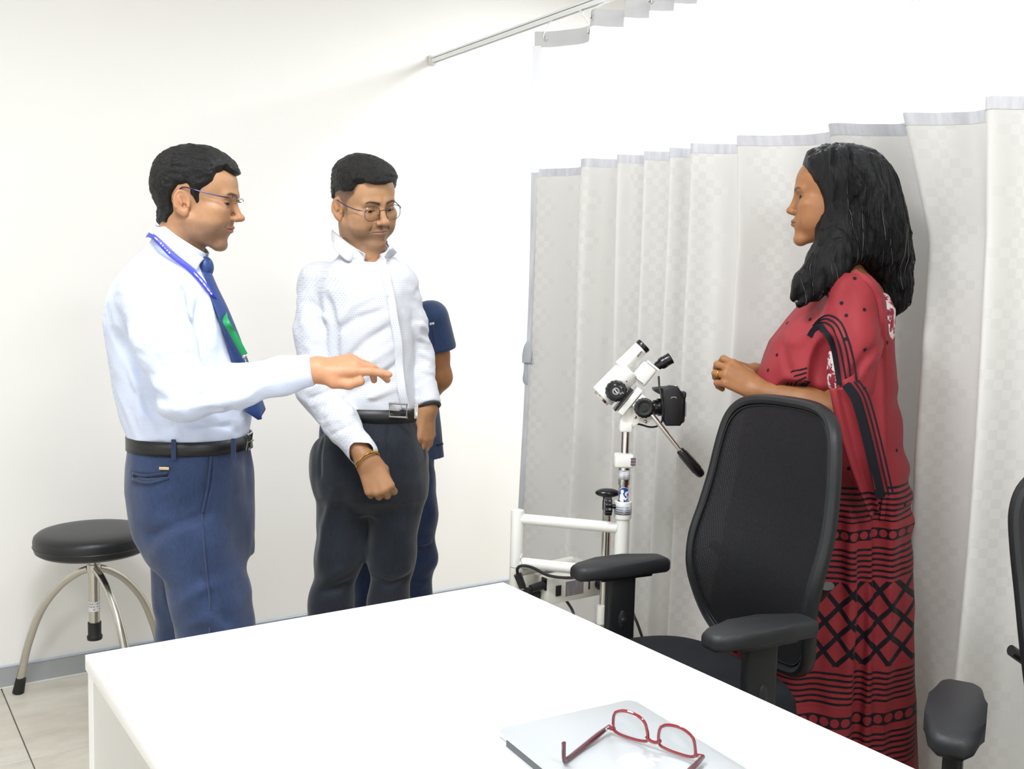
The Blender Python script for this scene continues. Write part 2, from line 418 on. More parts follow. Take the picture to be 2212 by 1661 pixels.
# hooks with runners and steel eyelets
HK = mat('hook_plastic', 'f3f3f1', 0.3); EY = mat('eyelet_steel', 'd8d6d0', 0.25, 0.9)
for yk in (2.775, 2.615, 2.47, 2.23, 2.03, 1.83, 1.62, 1.42, 1.2, 0.98, 0.76, 0.54, 0.32, 0.1, -0.12, -0.34):
    xk = float(fold(np.array(yk), np.array(2.2))); o = Vector((xk-CUR_X-0.003, yk-Y1, 2.207))
    b = MB(); b.lathe([(0.0042, -0.0015), (0.0085, -0.0015), (0.0085, 0.0005), (0.0065, 0.0018), (0.0042, 0.0015)], o, (-1, 0, 0), 16); b.build('eyelet', EY, curtain)
    b = MB(); top = Vector((0, yk-Y1, RAIL_Z-0.004))
    b.tube([o+Vector((-0.003, 0, -0.001)), o+Vector((-0.006, 0.001, 0.010)), o+Vector((-0.002, 0, 0.022)), (o+top)/2+Vector((0, 0, 0.01)), top], [0.0016, 0.0018, 0.0022, 0.003, 0.0035], 8, smooth=4)
    b.box(top+Vector((0, 0, 0.0)), (0.008, 0.012, 0.010), bevel=0.002, seg=1); b.build('hook', HK, curtain)
# the tie-back hanging at the edge
TIE_M = mat('curtain_tie_grey', 'b9bcc2', 0.6, bump=0.3, bscale=120)
def strip(name, pts, w, m, yy=2.822):
    c = spline(np.array([ony(px, py, yy)-np.array([CUR_X, Y1, 0]) for px, py in pts]), 30); ws = np.interp(np.linspace(0, 1, len(c)), np.linspace(0, 1, len(w)), w); rows = []
    for i, (p, ww) in enumerate(zip(c, ws)):
        tw = 0.35*math.sin(i*0.18); d = np.array([_r0[0]*math.cos(tw)+_f[0]*math.sin(tw), _r0[1]*math.cos(tw)+_f[1]*math.sin(tw), 0])
        rows.append([p+d*ww*t-np.array([_f[0], _f[1], 0])*0.008*(1-(2*t)**2) for t in np.linspace(-.5, .5, 9)])
    return grid_obj(name, np.array(rows), m, curtain, thick=0.002)
strip('tie', [(1154, 716), (1150, 728), (1143, 748), (1139, 768), (1138, 784)], [.008, .024, .034, .036, .032], TIE_M)
strip('tie', [(1155, 716), (1159, 728), (1160, 742), (1156, 760), (1149, 786)], [.008, .024, .028, .022, .010], TIE_M, 2.812)
strip('tie', [(1139, 782), (1138, 800), (1136, 820), (1138, 830)], [.022, .022, .022, .018], TIE_M, 2.828)
# ================================================================== desk, laptop, spectacles
def lam_mat():
    k = N('white_laminate'); k.P(col=srgb('f6f5f3'), rough=0.42, spec=0.4); return k.m
LAM = lam_mat(); LAME = mat('laminate_edge', 'efede9', 0.5)
DX0, DX1, DY0, DY1 = 0.323, 1.141, 0.22, 1.669
desk = thing('desk', 'white laminate desk with a laptop on it', 'desk', ((DX0+DX1)/2, (DY0+DY1)/2, 0))
b = MB(); b.box((0, 0, 0.7375), (DX1-DX0, DY1-DY0, 0.025), bevel=0.0012, seg=2); b.build('desk_top', LAM, desk)
hy = (DY1-DY0)/2; hx = (DX1-DX0)/2
for s in (1, -1):
    b = MB(); b.box((0, s*(hy-0.022), 0.3625), (2*hx-0.006, 0.034, 0.725), bevel=0.001, seg=1); b.build('end_panel', LAM, desk)
b = MB(); b.box((hx-0.30, 0, 0.55), (0.018, 2*hy-0.08, 0.35)); b.build('modesty_panel', LAM, desk)

ALU = None
def alu():
    k = N('silver_aluminium'); k.P(col=srgb('c2c6c9'), rough=0.42, metal=0.45, normal=k.bump(k.noise(k.obj(), 900, 2), 0.04, 0.001)); return k.m
ALU = alu(); HINGE = mat('hinge_dark', '4a4d52', 0.5)
la = math.radians(-4.7)
LW, LD = 0.325, 0.227
laptop = thing('laptop', 'closed silver laptop with white fruit logo lying on the desk', 'laptop', (0.722, 1.064, 0.75), la)
# local x = from hinge to front, local y = 0 .. -LW
def rrect(x0, x1, y0, y1, r, n=6):
    pts = []
    for (cx_, cy_, a0) in ((x1-r, y1-r, 0), (x0+r, y1-r, 90), (x0+r, y0+r, 180), (x1-r, y0+r, 270)):
        for i in range(n+1): a = math.radians(a0+90*i/n); pts.append((cx_+r*math.cos(a), cy_+r*math.sin(a)))
    return pts
b = MB(); b.prism(rrect(0, LD, -LW, 0, 0.011), 2, 0.0, 0.0085, 0.0022, 2); base_o = b.build('base', ALU, laptop)
b = MB(); b.prism(rrect(0, LD, -LW, 0, 0.011), 2, 0.0092, 0.0155, 0.0028, 3); lid = b.build('lid', ALU, laptop)
b = MB(); b.box((0.0035, -LW/2, 0.0078), (0.0085, LW-0.055, 0.0112), bevel=0.0015, seg=1); b.build('hinge_strip', HINGE, laptop)
# logo on the lid
def logo(parent):
    s = 0.0235
    body = [(0.0, .62), (.18, .72), (.42, .78), (.68, .68), (.84, .5), (.62, .30), (.56, .05), (.66, -.2), (.90, -.36), (.78, -.66), (.58, -.92), (.36, -1.02), (.12, -.95), (0, -.92), (-.12, -.95), (-.36, -1.02), (-.6, -.9), (-.82, -.58), (-.96, -.18), (-.96, .2), (-.84, .5), (-.62, .70), (-.36, .76), (-.12, .68)]
    leaf = [(0.02, .80), (.02, 1.0), (.16, 1.22), (.40, 1.34), (.40, 1.12), (.28, .92), (.10, .82)]
    b = MB()
    for poly in (body, leaf):
        pts = catmull([Vector((u, v, 0)) for u, v in poly], 4, True)
        # logo up (v) = away from the hinge (+x); logo right (u) = -y
        b.prism([(LD/2+p.y*s, -LW/2-p.x*s) for p in pts], 2, 0.01545, 0.01575)
    return b.build('logo', mat('logo_white', 'fbfbfb', 0.12, 0.0, 0.8), parent)
logo(lid)

REDF = None
def redplastic():
    k = N('red_acetate'); k.P(col=srgb('8c1526'), rough=0.12, spec=0.6, coat=0.5)
    k.b.inputs['Transmission Weight'].default_value = 0.15; return k.m
REDF = redplastic(); PLUM = mat('plum_acetate', '54202c', 0.15, 0, 0.6, coat=0.4); STEEL = mat('polished_steel', 'cfcdc8', 0.18, 1.0)
def glass(name, tint=(0.97, 0.98, 0.98), a=0.12):
    k = N(name); k.P(col=tint, rough=0.03, spec=0.5)
    tp = k.n('BsdfTransparent'); k.set(tp, 'Color', tint); gl = k.n('BsdfGlossy', Roughness=0.02); mx = k.n('MixShader', i0=0.05)
    k.t.links.new(tp.outputs[0], mx.inputs[1]); k.t.links.new(gl.outputs[0], mx.inputs[2]); k.t.links.new(mx.outputs[0], k.out.inputs[0]); return k.m
LENS = glass('clear_lens')
# spectacles stand upside down on the lid: local x along the front (left lens -> right lens), y towards the temples' tips, z up
gA = np.array([0.842, 0.977]); gB = np.array([0.889, 0.843]); gd = (gB-gA)/np.linalg.norm(gB-gA)
spec = thing('spectacles', 'red framed spectacles lying upside down on the closed laptop', 'spectacles', (*((gA+gB)/2), 0.7658), math.atan2(gd[1], gd[0]))
wv = np.linalg.norm(gB-gA)
tilt = 0.16
def rim(cx_, m):
    # outline of a lens, upside down: flat brow line below
    pts = [(-.0265, .012), (-.0235, .030), (-.010, .0385), (.008, .0385), (.021, .032), (.0255, .018), (.0245, .006), (.015, .0025), (0, .0015), (-.016, .002), (-.0245, .005)]
    if m: pts = [(-u, v) for u, v in reversed(pts)]
    return [Vector((cx_+u, -v*tilt, v+0.002)) for u, v in pts]
b = MB()
b.tube(rim(-.0335, False), 0.0021, 8, closed=True, smooth=5); b.tube(rim(.0335, True), 0.0021, 8, closed=True, smooth=5)
b.tube([(-.0105, -.002, .014), (-.005, -.0015, .0095), (0, -.001, .0085), (.005, -.0015, .0095), (.0105, -.002, .014)], 0.0024, 8, smooth=4)
for s in (-1, 1): b.tube([(s*.058, -.002, .010), (s*.064, -.0005, .009), (s*.069, .003, .0085)], [.0028, .0032, .003], 8, smooth=4)
b.build('frame_front', REDF, spec)
for cx_, m in ((-.0335, False), (.0335, True)):
    q = rim(cx_, m); q = catmull(q, 4, True); bb = bmesh.new(); vs = [bb.verts.new(p) for p in q]; bb.faces.new(vs)
    o = bm_obj('lens', bb, LENS, spec); sm = o.modifiers.new('thickness', 'SOLIDIFY'); sm.thickness = 0.0016
for s, sgn in ((-1, -1), (1, -1)):
    # temples run towards -y (hinge side of the laptop), ear tips rise
    b = MB(); b.tube([(s*.069, .003, .0085), (s*.0695, -.03, .006), (s*.069, -.07, .0035), (s*.067, -.105, .0035), (s*.066, -.112, .008), (s*.0645, -.116, .030)], [.0022, .0034, .003, .0026, .0026, .0028], 8, smooth=6, flat=1.3)
    tp = b.build('temple', PLUM, spec)
    b = MB(); b.box((s*.0665, -.006, .0095), (.003, .010, .0035), bevel=.0006, seg=1); b.build('hinge', STEEL, tp)

# ================================================================== stool
CHROME = None
def chrome(name='worn_chrome', c='c9c5bd', ro=0.16):
    k = N(name); nz = k.noise(k.obj(), 35, 4); k.P(col=srgb(c), metal=1.0, rough=k.math('ADD', ro, k.math('MULTIPLY', nz, 0.16))); return k.m
CHROME = chrome(); BRIGHT = chrome('bright_chrome', 'dcd9d4', 0.05)
RUB = mat('black_rubber', '161616', 0.55); VINYL = mat('black_vinyl', '1c1e20', 0.38, 0, 0.5, bump=0.15, bscale=260)
sc_ = (0.672, 3.315)
stool = thing('stool', 'round black padded stool on bent chrome legs by the wall', 'stool', (*sc_, 0), 0)
R = 0.176
b = MB(); b.lathe([(0, .497), (.12, .496), (.160, .498), (.172, .506), (.1765, .522), (.177, .54), (.1735, .553), (.163, .562), (.14, .567), (.09, .570), (0, .571)], n=56); b.build('seat', VINYL, stool)
b = MB(); b.lathe([(.177, .5215), (.1785, .5235), (.177, .5255)], n=56); b.build('seat_piping', VINYL, stool)
b = MB(); b.cyl((0, 0, .40), (0, 0, .497), .013, 20).cyl((0, 0, .484), (0, 0, .497), .05, 24); b.build('spindle', CHROME, stool)
b = MB(); b.cyl((0, 0, .255), (0, 0, .445), .017, 24).cyl((0, 0, .43), (0, 0, .452), .021, 24); b.build('column', CHROME, stool)
b = MB(); b.lathe([(.0, .205), (.0225, .205), (.024, .215), (.0225, .218), (.020, .222), (.0205, .262), (.0, .262)], n=24); b.build('column_end', RUB, stool)
k = N('stool_sticker'); nz = k.noise(k.mapping(k.obj(), (260, 260, 60)), 1.0, 2); zs = k.sep(k.obj())[2]
ln = k.math('GREATER_THAN', k.math('FRACT', k.math('MULTIPLY', zs, 110.0)), 0.55); tx = k.math('MULTIPLY', ln, k.math('GREATER_THAN', nz, 0.47))
k.P(col=k.mix(k.math('MULTIPLY', tx, 0.7), (*srgb('e8e8e6'), 1), (*srgb('555a60'), 1)), rough=0.5)
b = MB(); b.lathe([(.0173, .300), (.0174, .300), (.0174, .332), (.0173, .332)], n=28); b.build('sticker', k.m, stool)
for ang, rr in ((137, .275), (282, .27), (24, .275)):
    a = math.radians(ang); d = Vector((math.cos(a), math.sin(a), 0))
    pts = [d*.018+Vector((0, 0, .437)), d*.06+Vector((0, 0, .418)), d*.12+Vector((0, 0, .372)), d*.185+Vector((0, 0, .29)), d*.232+Vector((0, 0, .18)), d*.262+Vector((0, 0, .07)), d*rr+Vector((0, 0, .02))]
    b = MB(); b.tube(pts, .0125, 14, smooth=6); lg = b.build('leg', CHROME, stool)
    b = MB(); b.cone(d*rr*.958+Vector((0, 0, .052)), d*rr+Vector((0, 0, .003)), .0155, .018, 18); b.build('foot', RUB, lg)

# ================================================================== office chairs
BLK = mat('black_nylon', '1d1e20', 0.42, 0, 0.45, bump=0.08, bscale=700); PAD = mat('arm_pad_black', '232427', 0.50, 0, 0.45, bump=0.1, bscale=900)
FAB = mat('seat_fabric_black', '202126', 0.85, 0, 0.25, bump=0.5, bscale=1400, var=0.1)
def mesh_mat():
    k = N('chair_mesh_black'); u = k.uv(); sx, sy, _ = k.sep(u)
    a = k.math('FRACT', k.math('ADD', k.math('MULTIPLY', sx, 150.0), k.math('MULTIPLY', sy, 60.0))); c = k.math('FRACT', k.math('MULTIPLY', sy, 200.0))
    l = k.math('MAXIMUM', k.math('LESS_THAN', a, 0.62), k.math('LESS_THAN', c, 0.55))
    k.P(col=srgb('1b1b1e'), rough=0.7, spec=0.3); tp = k.n('BsdfTransparent'); m2 = k.n('MixShader'); k.set(m2, 'i0', k.math('ADD', 0.60, k.math('MULTIPLY', l, 0.36)))
    k.t.links.new(tp.outputs[0], m2.inputs[1]); k.t.links.new(k.b.outputs[0], m2.inputs[2]); k.t.links.new(m2.outputs[0], k.out.inputs[0]); return k.m
MESHM = mesh_mat()
HALF2 = [(0, 1.080), (.10, 1.077), (.160, 1.062), (.195, 1.030), (.207, .985), (.202, .925), (.188, .84), (.170, .74), (.150, .64), (.120, .57), (.07, .545), (0, .54)]
def office_chair(loc, rotz, label, k_=.925, lift=.1095, outline=None):
    loc = (loc[0]*k_, loc[1]*k_)
    c = thing('office_chair', label, 'office chair', (*loc, 0), rotz, 'black mesh office chairs')
    # seat (local +x is forward)
    n = 64; rows = []; prof = [(0.0, .498), (.5, .500), (.8, .500), (.93, .493), (.99, .474), (1.0, .452), (.985, .428), (.9, .415), (0, .412)]
    for (rr, z) in prof:
        t = np.linspace(0, 2*np.pi, n, endpoint=False); ct, st = np.cos(t), np.sin(t); e = 0.62
        x = 0.03+0.245*rr*np.sign(ct)*np.abs(ct)**e; y = 0.245*rr*np.sign(st)*np.abs(st)**e
        zz = z-0.035*np.clip((x-0.15)/0.12, 0, 1)**2*(z > .44)+0.012*(y/0.245)**2*(z > .49)
        rows.append(np.stack([x, y, zz], -1))
    P = np.array(rows); P = np.concatenate([P, P[:, :1]], 1); grid_obj('seat', P, FAB, c)
    b = MB(); b.box((0.02, 0, .395), (.34, .40, .035), bevel=.012); b.build('seat_pan', BLK, c)
    # backrest frame and mesh
    half = [(.0, 1.112), (.09, 1.109), (.145, 1.094), (.176, 1.060), (.192, 1.0), (.204, .91), (.213, .83), (.216, .755), (.209, .68), (.195, .61), (.172, .55), (.13, .512), (.07, .498), (0, .494)]
    if outline: half = outline
    pts = half+[(-y, z) for y, z in half[-2:0:-1]]
    def bx(y, z): return -0.205-0.045*(1-(y/0.22)**2)-0.075*max(0, (z-.62))*1.0-0.05*math.exp(-((z-.60)/.09)**2)*0.0+0.035*math.exp(-((z-.70)/.12)**2)
    loop = catmull([Vector((bx(y, z), y, z)) for y, z in pts], 5, True)
    b = MB(); b.tube(loop, .0135, 10, closed=True, up=(1, 0, 0), flat=1.25); b.build('back_frame', BLK, c)
    hz = np.array([p[1] for p in half][::-1]); hy_ = np.array([p[0] for p in half][::-1])
    rows = []; uvs = []
    for z in np.linspace(half[-1][1]+.003, half[0][1]-.003, 48):
        w = float(np.interp(z, hz, hy_))-0.004; w = max(w, .004); ys = np.linspace(-w, w, 34)
        rows.append([(bx(y, z)+0.006, y, z) for y in ys]); uvs.append([(y, z) for y in ys])
    grid_obj('back_mesh', np.array(rows), MESHM, c, thick=0.0015, uv=np.array(uvs))
    rows = [[(bx(y*(1-.03), z)+0.010, y, z) for (y, z) in [(p.y*q, .83+(p.z-.83)*q) for p in loop]] for q in (.955, .94)]
    b = MB(); b.tube([Vector((bx(p.y, p.z)+.008, p.y*.94, .83+(p.z-.83)*.955)) for p in loop], .0022, 6, closed=True); b.build('back_welt', BLK, c)
    # spine and lumbar arms behind
    b = MB(); b.tube([(-.10, 0, .40), (-.22, 0, .43), (-.285, 0, .53), (-.305, 0, .66), (-.30, 0, .78)], [.03, .032, .03, .026, .02], 12, smooth=5, flat=.55)
    for s in (-1, 1): b.tube([(-.295, 0, .62), (-.285, s*.10, .66), (-.235, s*.20, .73)], [.024, .022, .016], 10, smooth=5, flat=.6)
    b.build('back_support', BLK, c)
    for s in (-1, 1):
        y = s*.258
        # arm pad: long six-sided plan with soft edges
        pl = [(-.135, -.022), (-.12, -.036), (-.03, -.045), (.05, -.045), (.115, -.034), (.135, -.02), (.135, .02), (.115, .034), (.05, .045), (-.03, .045), (-.12, .036), (-.135, .022)]
        b = MB(); b.prism([(u, v) for u, v in pl], 2, -.006, .026, .013, 5)
        for v in b.bm.verts: v.co.z += -0.010*(v.co.x/.135)**2+(0.006 if v.co.z > 0.01 else 0.0)*(1-(v.co.y/.045)**2)
        ar = b.build('armrest', PAD, c, deg=70); ar.location = (0.0, y, .672)
        b = MB(); b.box((-.005, 0, -.013), (.15, .05, .014), bevel=.004).box((.0, 0, -.125), (.078, .030, .225), bevel=.009, seg=3)
        b.build('post', BLK, ar)
        b = MB(); b.sphere((0.0, -s*.015, -.125), .02, (.62, .25, 1.25)); b.sphere((0.0, -s*.020, -.125), .008, (1, .5, 1)); b.sphere((0.0, s*.015, -.125), .02, (.62, .25, 1.25)); b.build('height_button', PAD, ar)
        b = MB(); b.tube([(.0, y, .44), (.0, y, .40), (.0, y-s*.03, .375), (.0, y-s*.14, .372)], [.022, .024, .024, .022], 10, smooth=5, flat=1.6, up=(1, 0, 0)); b.build('arm_bracket', BLK, c)
    b = MB(); b.cyl((0, 0, .12), (0, 0, .28), .026, 20).cyl((0, 0, .27), (0, 0, .385+lift), .016, 20).box((-.02, 0, .372+lift), (.2, .12, .03), bevel=.008); b.build('gas_lift', BLK, c)
    for kx in range(5):
        a = 2*math.pi*kx/5+.3; d = Vector((math.cos(a), math.sin(a), 0)); q = Vector((-d.y, d.x, 0))
        b = MB(); b.tube([d*.02+Vector((0, 0, .125)), d*.15+Vector((0, 0, .115)), d*.29+Vector((0, 0, .082))], [.030, .022, .016], 10, smooth=4); sp = b.build('base_spoke', BLK, c)
        b = MB()
        for s in (-1, 1): b.cyl(d*.29+q*(s*.008)+Vector((0, 0, .027)), d*.29+q*(s*.024)+Vector((0, 0, .027)), .026, 18)
        b.cyl(d*.29+Vector((0, 0, .03)), d*.29+Vector((0, 0, .075)), .006, 10); b.build('caster', RUB, sp)
    for ch in c.children:
        if ch.name.split('.')[0] not in ('base_spoke', 'gas_lift'): ch.location.z += lift
    c.scale = (k_, k_, k_); return c
office_chair((1.573, 1.575), math.radians(172.5), 'black mesh office chair with both armrests showing in front of the woman')
c2 = office_chair((1.608, 0.636), math.radians(-156), 'black mesh office chair cut off by the right edge of the photo', outline=HALF2)
for ch in c2.children:
    if ch.name.startswith('armrest') and ch.location.y < 0: ch.rotation_euler.z = math.radians(4)
# ================================================================== colposcope on its stand
KF = Frame(1.714, 1.946)
col = thing('colposcope', 'white colposcope with black knobs and mounted camera on a tubular stand', 'medical microscope', (1.714, 1.946, 0), YAW)
WE = mat('white_enamel', 'f0f0ea', 0.28, 0, 0.5, coat=0.2); IV = mat('ivory_enamel', 'e9e7dd', 0.35); BK = mat('gloss_black_plastic', '141517', 0.22, 0, 0.5); BKM = mat('matt_black_plastic', '1c1d20', 0.5)
def KL(px, py, b=0.0): return Vector(KF.L(px, py, b))
def C5(x, y, b=0.0): return KL(1260+x/6.92, 720+y/6.92, b)       # a point read off the close view of the head
def C6(x, y, b=0.0): return KL(1080+x/5.19, 1040+y/5.19, b)
S = 1/816.0
# right post and its telescopic column
pz = lambda py: KL(1350, py).z
xo = KL(1349, 1000).x
def post(name, z0, z1, r, m, x=xo, y=0.0, parent=col, n=28): return MB().cyl((x, y, z0), (x, y, z1), r, n).build(name, m, parent)
post('post', 0.13, pz(1112), .0188, WE)
b = MB(); b.lathe([(.0188, pz(1120)), (.0225, pz(1119)), (.0232, pz(1115)), (.0236, pz(1088)), (.0228, pz(1083)), (.016, pz(1082))], (xo, 0, 0)); cl = b.build('collar', WE, col)
def label_mat(name, bg, ink, sx, sz, dens=0.5, lo=0.45):
    k = N(name); o = k.obj(); s = k.sep(o); nz = k.noise(k.mapping(o, (sx, sx, 12)), 1.0, 2, 0.6)
    ln = k.math('GREATER_THAN', k.math('FRACT', k.math('MULTIPLY', s[2], sz)), dens); t = k.math('MULTIPLY', ln, k.math('GREATER_THAN', nz, lo))
    k.P(col=k.mix(k.math('MULTIPLY', t, 0.85), (*srgb(bg), 1), (*srgb(ink), 1)), rough=0.4); return k.m
def arc_patch(name, r, a0, a1, z0, z1, m, parent, x=xo, y=0.0):
    aa = np.linspace(math.radians(a0), math.radians(a1), 20); return grid_obj(name, np.array([[(x+r*math.cos(a), y+r*math.sin(a), z) for a in aa] for z in (z0, z1)]), m, parent, thick=0.0003)
SILV = label_mat('silver_label', 'b9bcc4', '4a4f5a', 130, 170, .6); WLAB = label_mat('white_label', 'e6e8ee', '777c88', 150, 190, .6, .5)
arc_patch('label', .0238, -158, -28, pz(1109), pz(1090), SILV, col)
post('outer_tube', pz(1046), pz(1005), .0158, BRIGHT)
post('inner_tube', pz(1085), pz(1040), .0132, BRIGHT)
post('slim_tube', pz(985), pz(925), .0106, BRIGHT)
arc_patch('label', .0160, -160, -22, pz(1034), pz(1014), WLAB, col)
b = MB(); b.box((xo-.003, -.004, (pz(979)+pz(1008))/2), (.050, .046, pz(979)-pz(1008)), bevel=.006, seg=3); uc = b.build('clamp_block', WE, col)
b = MB(); b.box((xo+.0195, -.0275, (pz(984)+pz(1003))/2), (.013, .0008, .020)); b.build('label', label_mat('clamp_label', '8d8a92', '5b3f44', 300, 120, .3, .4), col)
# blue round sticker with a reading figure
stk_z = (pz(1050)+pz(1084))/2; stk_h = pz(1050)-pz(1084)
def sticker():
    k = N('blue_sticker'); u = k.uv(); s = k.sep(u); x, y = s[0], s[1]
    def ell(cx_, cy_, rx, ry): return k.math('LESS_THAN', k.math('ADD', k.math('POWER', k.math('DIVIDE', k.math('SUBTRACT', x, cx_), rx), 2), k.math('POWER', k.math('DIVIDE', k.math('SUBTRACT', y, cy_), ry), 2)), 1.0)
    def seg(ax, ay, bx, by, w):
        dx, dy = bx-ax, by-ay; L2 = dx*dx+dy*dy
        t = k.math('DIVIDE', k.math('ADD', k.math('MULTIPLY', k.math('SUBTRACT', x, ax), dx), k.math('MULTIPLY', k.math('SUBTRACT', y, ay), dy)), L2, clamp=True)
        ex = k.math('SUBTRACT', k.math('SUBTRACT', x, ax), k.math('MULTIPLY', t, dx)); ey = k.math('SUBTRACT', k.math('SUBTRACT', y, ay), k.math('MULTIPLY', t, dy))
        return k.math('LESS_THAN', k.math('ADD', k.math('POWER', ex, 2), k.math('POWER', ey, 2)), w*w)
    m = ell(.36, .70, .13, .13)
    for q in (seg(.33, .42, .33, .05, .16), seg(.45, .38, .62, .22, .07), seg(.62, .22, .80, .32, .06), seg(.60, .52, .78, .40, .05), seg(.66, .60, .84, .66, .09)): m = k.math('MAXIMUM', m, q)
    inside = ell(.5, .5, .46, .46)
    c = k.mix(inside, (*srgb('d8dae2'), 1), (*srgb('24479a'), 1)); c = k.mix(m, c, (*srgb('eef0f6'), 1)); k.P(col=c, rough=0.35); return k.m
aa = np.linspace(math.radians(-165), math.radians(-15), 24)
rows = []; uvs = []
for v in np.linspace(0, 1, 15):
    hw = math.sqrt(max(0.0, 1-(2*v-1)**2)); t = .5+(np.linspace(-1, 1, 24))*.5*max(hw, .05)
    a_ = math.radians(-165)+t*math.radians(150); rows.append([(xo+.0136*math.cos(q), .0136*math.sin(q), stk_z+(v-.5)*stk_h) for q in a_]); uvs.append([(q, v) for q in t])
grid_obj('sticker', np.array(rows), sticker(), col, uv=np.array(uvs))
# clamp knob at the left of the collar
def knob(name, c, ax, r, h, m, n=12, depth=.07, parent=col):
    ax = Vector(ax).normalized(); prof = []
    q = Vector((0, 0, 1)).rotation_difference(ax).to_matrix().to_4x4(); b = MB(); R_ = []
    K_ = n*8
    for (rr, z) in ((.80, -h/2), (.96, -h/2+.0018), (1, -h/2+.004), (1, h/2-.004), (.95, h/2-.001), (.86, h/2)):
        R_.append([b.bm.verts.new((r*rr*(1-depth*(0.5+0.5*math.cos(n*2*math.pi*i/K_))**2)*math.cos(2*math.pi*i/K_), r*rr*(1-depth*(0.5+0.5*math.cos(n*2*math.pi*i/K_))**2)*math.sin(2*math.pi*i/K_), z)) for i in range(K_)])
    for A, B in zip(R_[:-1], R_[1:]):
        for i in range(K_): b.bm.faces.new((A[i], A[(i+1) % K_], B[(i+1) % K_], B[i]))
    b.bm.faces.new(list(reversed(R_[0]))); b.bm.faces.new(R_[-1])
    b.xf(Matrix.Translation(Vector(c)) @ q); return b.build(name, m, parent)
kc = KL(1313.5, 1094, -.01)
b = MB(); b.cyl(kc, KL(1334, 1094, -.008), .006, 14); b.build('clamp_screw', BK, col)
knob('clamp_knob', kc, (1, 0, 0), .0245, .020, BK, 8, .16)
# chrome pole with a wing handle behind the rails
px_ = KL(1309.5, 1150, .07)
MB().cyl((px_.x, .07, .15), (px_.x, .07, KL(1309, 1096, .07).z), .0125, 24).build('lift_pole', BRIGHT, col)
b = MB(); zt = KL(1309, 1066, .07).z
b.lathe([(.0, -.034), (.0118, -.034), (.0125, -.012), (.016, -.006), (.0, -.004)], (px_.x, .07, zt)); b.cyl((px_.x, .07, KL(1309, 1100, .07).z), (px_.x, .07, zt-.02), .0132, 20)
b.sphere((px_.x, .07, zt+.002), .034, (1, .62, .36)); b.build('lift_handle', BK, col)
# left post, rails
lp = KF.loc((1.526, 2.170, 0)); lx, ly = lp[0], lp[1]
ztop = KL(1108, 1100, ly).z; zs = KL(1108, 1223, ly).z
b = MB(); b.lathe([(.0185, zs+.001), (.0185, ztop-.006), (.0170, ztop-.002), (.012, ztop), (0, ztop+.001)], (lx, ly, 0)); b.build('post', WE, col)
b = MB(); b.cyl((lx, ly, .10), (lx, ly, zs-.0006), .0187, 28); b.build('post', IV, col)
zb1 = KL(1335, 1140).z; zb2 = KL(1335, 1237).z
for z in (zb1, zb2): MB().cyl((lx+.010, ly-.002, z), (xo-.012, 0, z), .0148, 24).build('rail', WE, col)
MB().cyl((lx, ly, KL(1120, 1236, ly).z), (lx+.16, ly+.13, KL(1120, 1236, ly).z), .013, 20).build('rear_rail', IV, col)
# base with castors
for (x, y) in ((-.36, .02), (.06, -.14), (.05, .20), (-.30, .30)):
    MB().tube([(-.14, .06, .10), (x*.6-.05, y*.6+.02, .10), (x, y, .085)], .018, 12, smooth=4).build('base_leg', IV, col)
    b = MB(); b.cyl((x-.012, y, .030), (x+.012, y, .030), .030, 20).cyl((x, y, .04), (x, y, .075), .008, 12); b.build('castor', BKM, col)
b = MB(); b.cyl((-.14, .06, .075), (-.14, .06, .125), .05, 24); b.tube([(lx, ly, .11), (-.14, .06, .11), (xo, 0, .13)], .018, 12); b.build('base_hub', IV, col)
# light source box (aligned with the room)
bl = KF.loc(atd(1185, 1252, 2.72)); rot = Matrix.Rotation(-YAW, 3, 'Z')
BX = rot @ Vector((1, 0, 0)); BY = rot @ Vector((0, 1, 0)); BZ = Vector((0, 0, 1)); B0 = Vector(bl)       # front-left-top corner, front faces -BY
hB = .073; wB = .215; dB = .15
b = MB(); b.box((0, 0, 0), (wB, dB, hB), bevel=.004); b.xf(Matrix.Translation(B0+BX*wB/2+BY*dB/2-BZ*hB/2) @ rot.to_4x4()); box = b.build('light_source_box', IV, col)
def onbox(u, v, out=0.0): return B0+BX*u-BZ*v-BY*out
def box_plate(name, u, v, w, h, t, m):
    q = MB(); q.box((0, 0, 0), (w, t, h), bevel=min(.001, t*.3), seg=1); q.xf(Matrix.Translation(onbox(u, v, t/2)) @ rot.to_4x4()); return q.build(name, m, box)
box_plate('rocker_switch', .034, .036, .018, .030, .004, BK)
box_plate('rating_label', .092, .036, .064, .042, .0006, label_mat('rating_label_print', 'aaa4a8', '50484e', 170, 330, .5, .42))
box_plate('slot', .144, .034, .005, .030, .001, BK)
kc2 = onbox(.180, .036, .012); knob('brightness_knob', kc2, -BY, .0185, .022, BK, 16, .03, box)
ring = [kc2-BY*.0112+BX*(.0105*math.cos(a))+BZ*(.0105*math.sin(a)) for a in np.linspace(math.radians(35), math.radians(325), 26)]
MB().tube(ring, .0014, 6).build('dial_mark', mat('print_white', 'f0f0f0', .5), box)
b = MB()
for i in range(9): b.box((0, 0, 0), (.0016, .05, .001)); 
b.bm.free(); 
for i in range(10):
    q = MB(); q.box((0, 0, 0), (.0022, .040, .0012)); q.xf(Matrix.Translation(B0+BX*(.03+.005*i)+BY*.07+BZ*.0004) @ rot.to_4x4()); q.build('vent', mat('vent_dark', '8d8a80', .7), box)
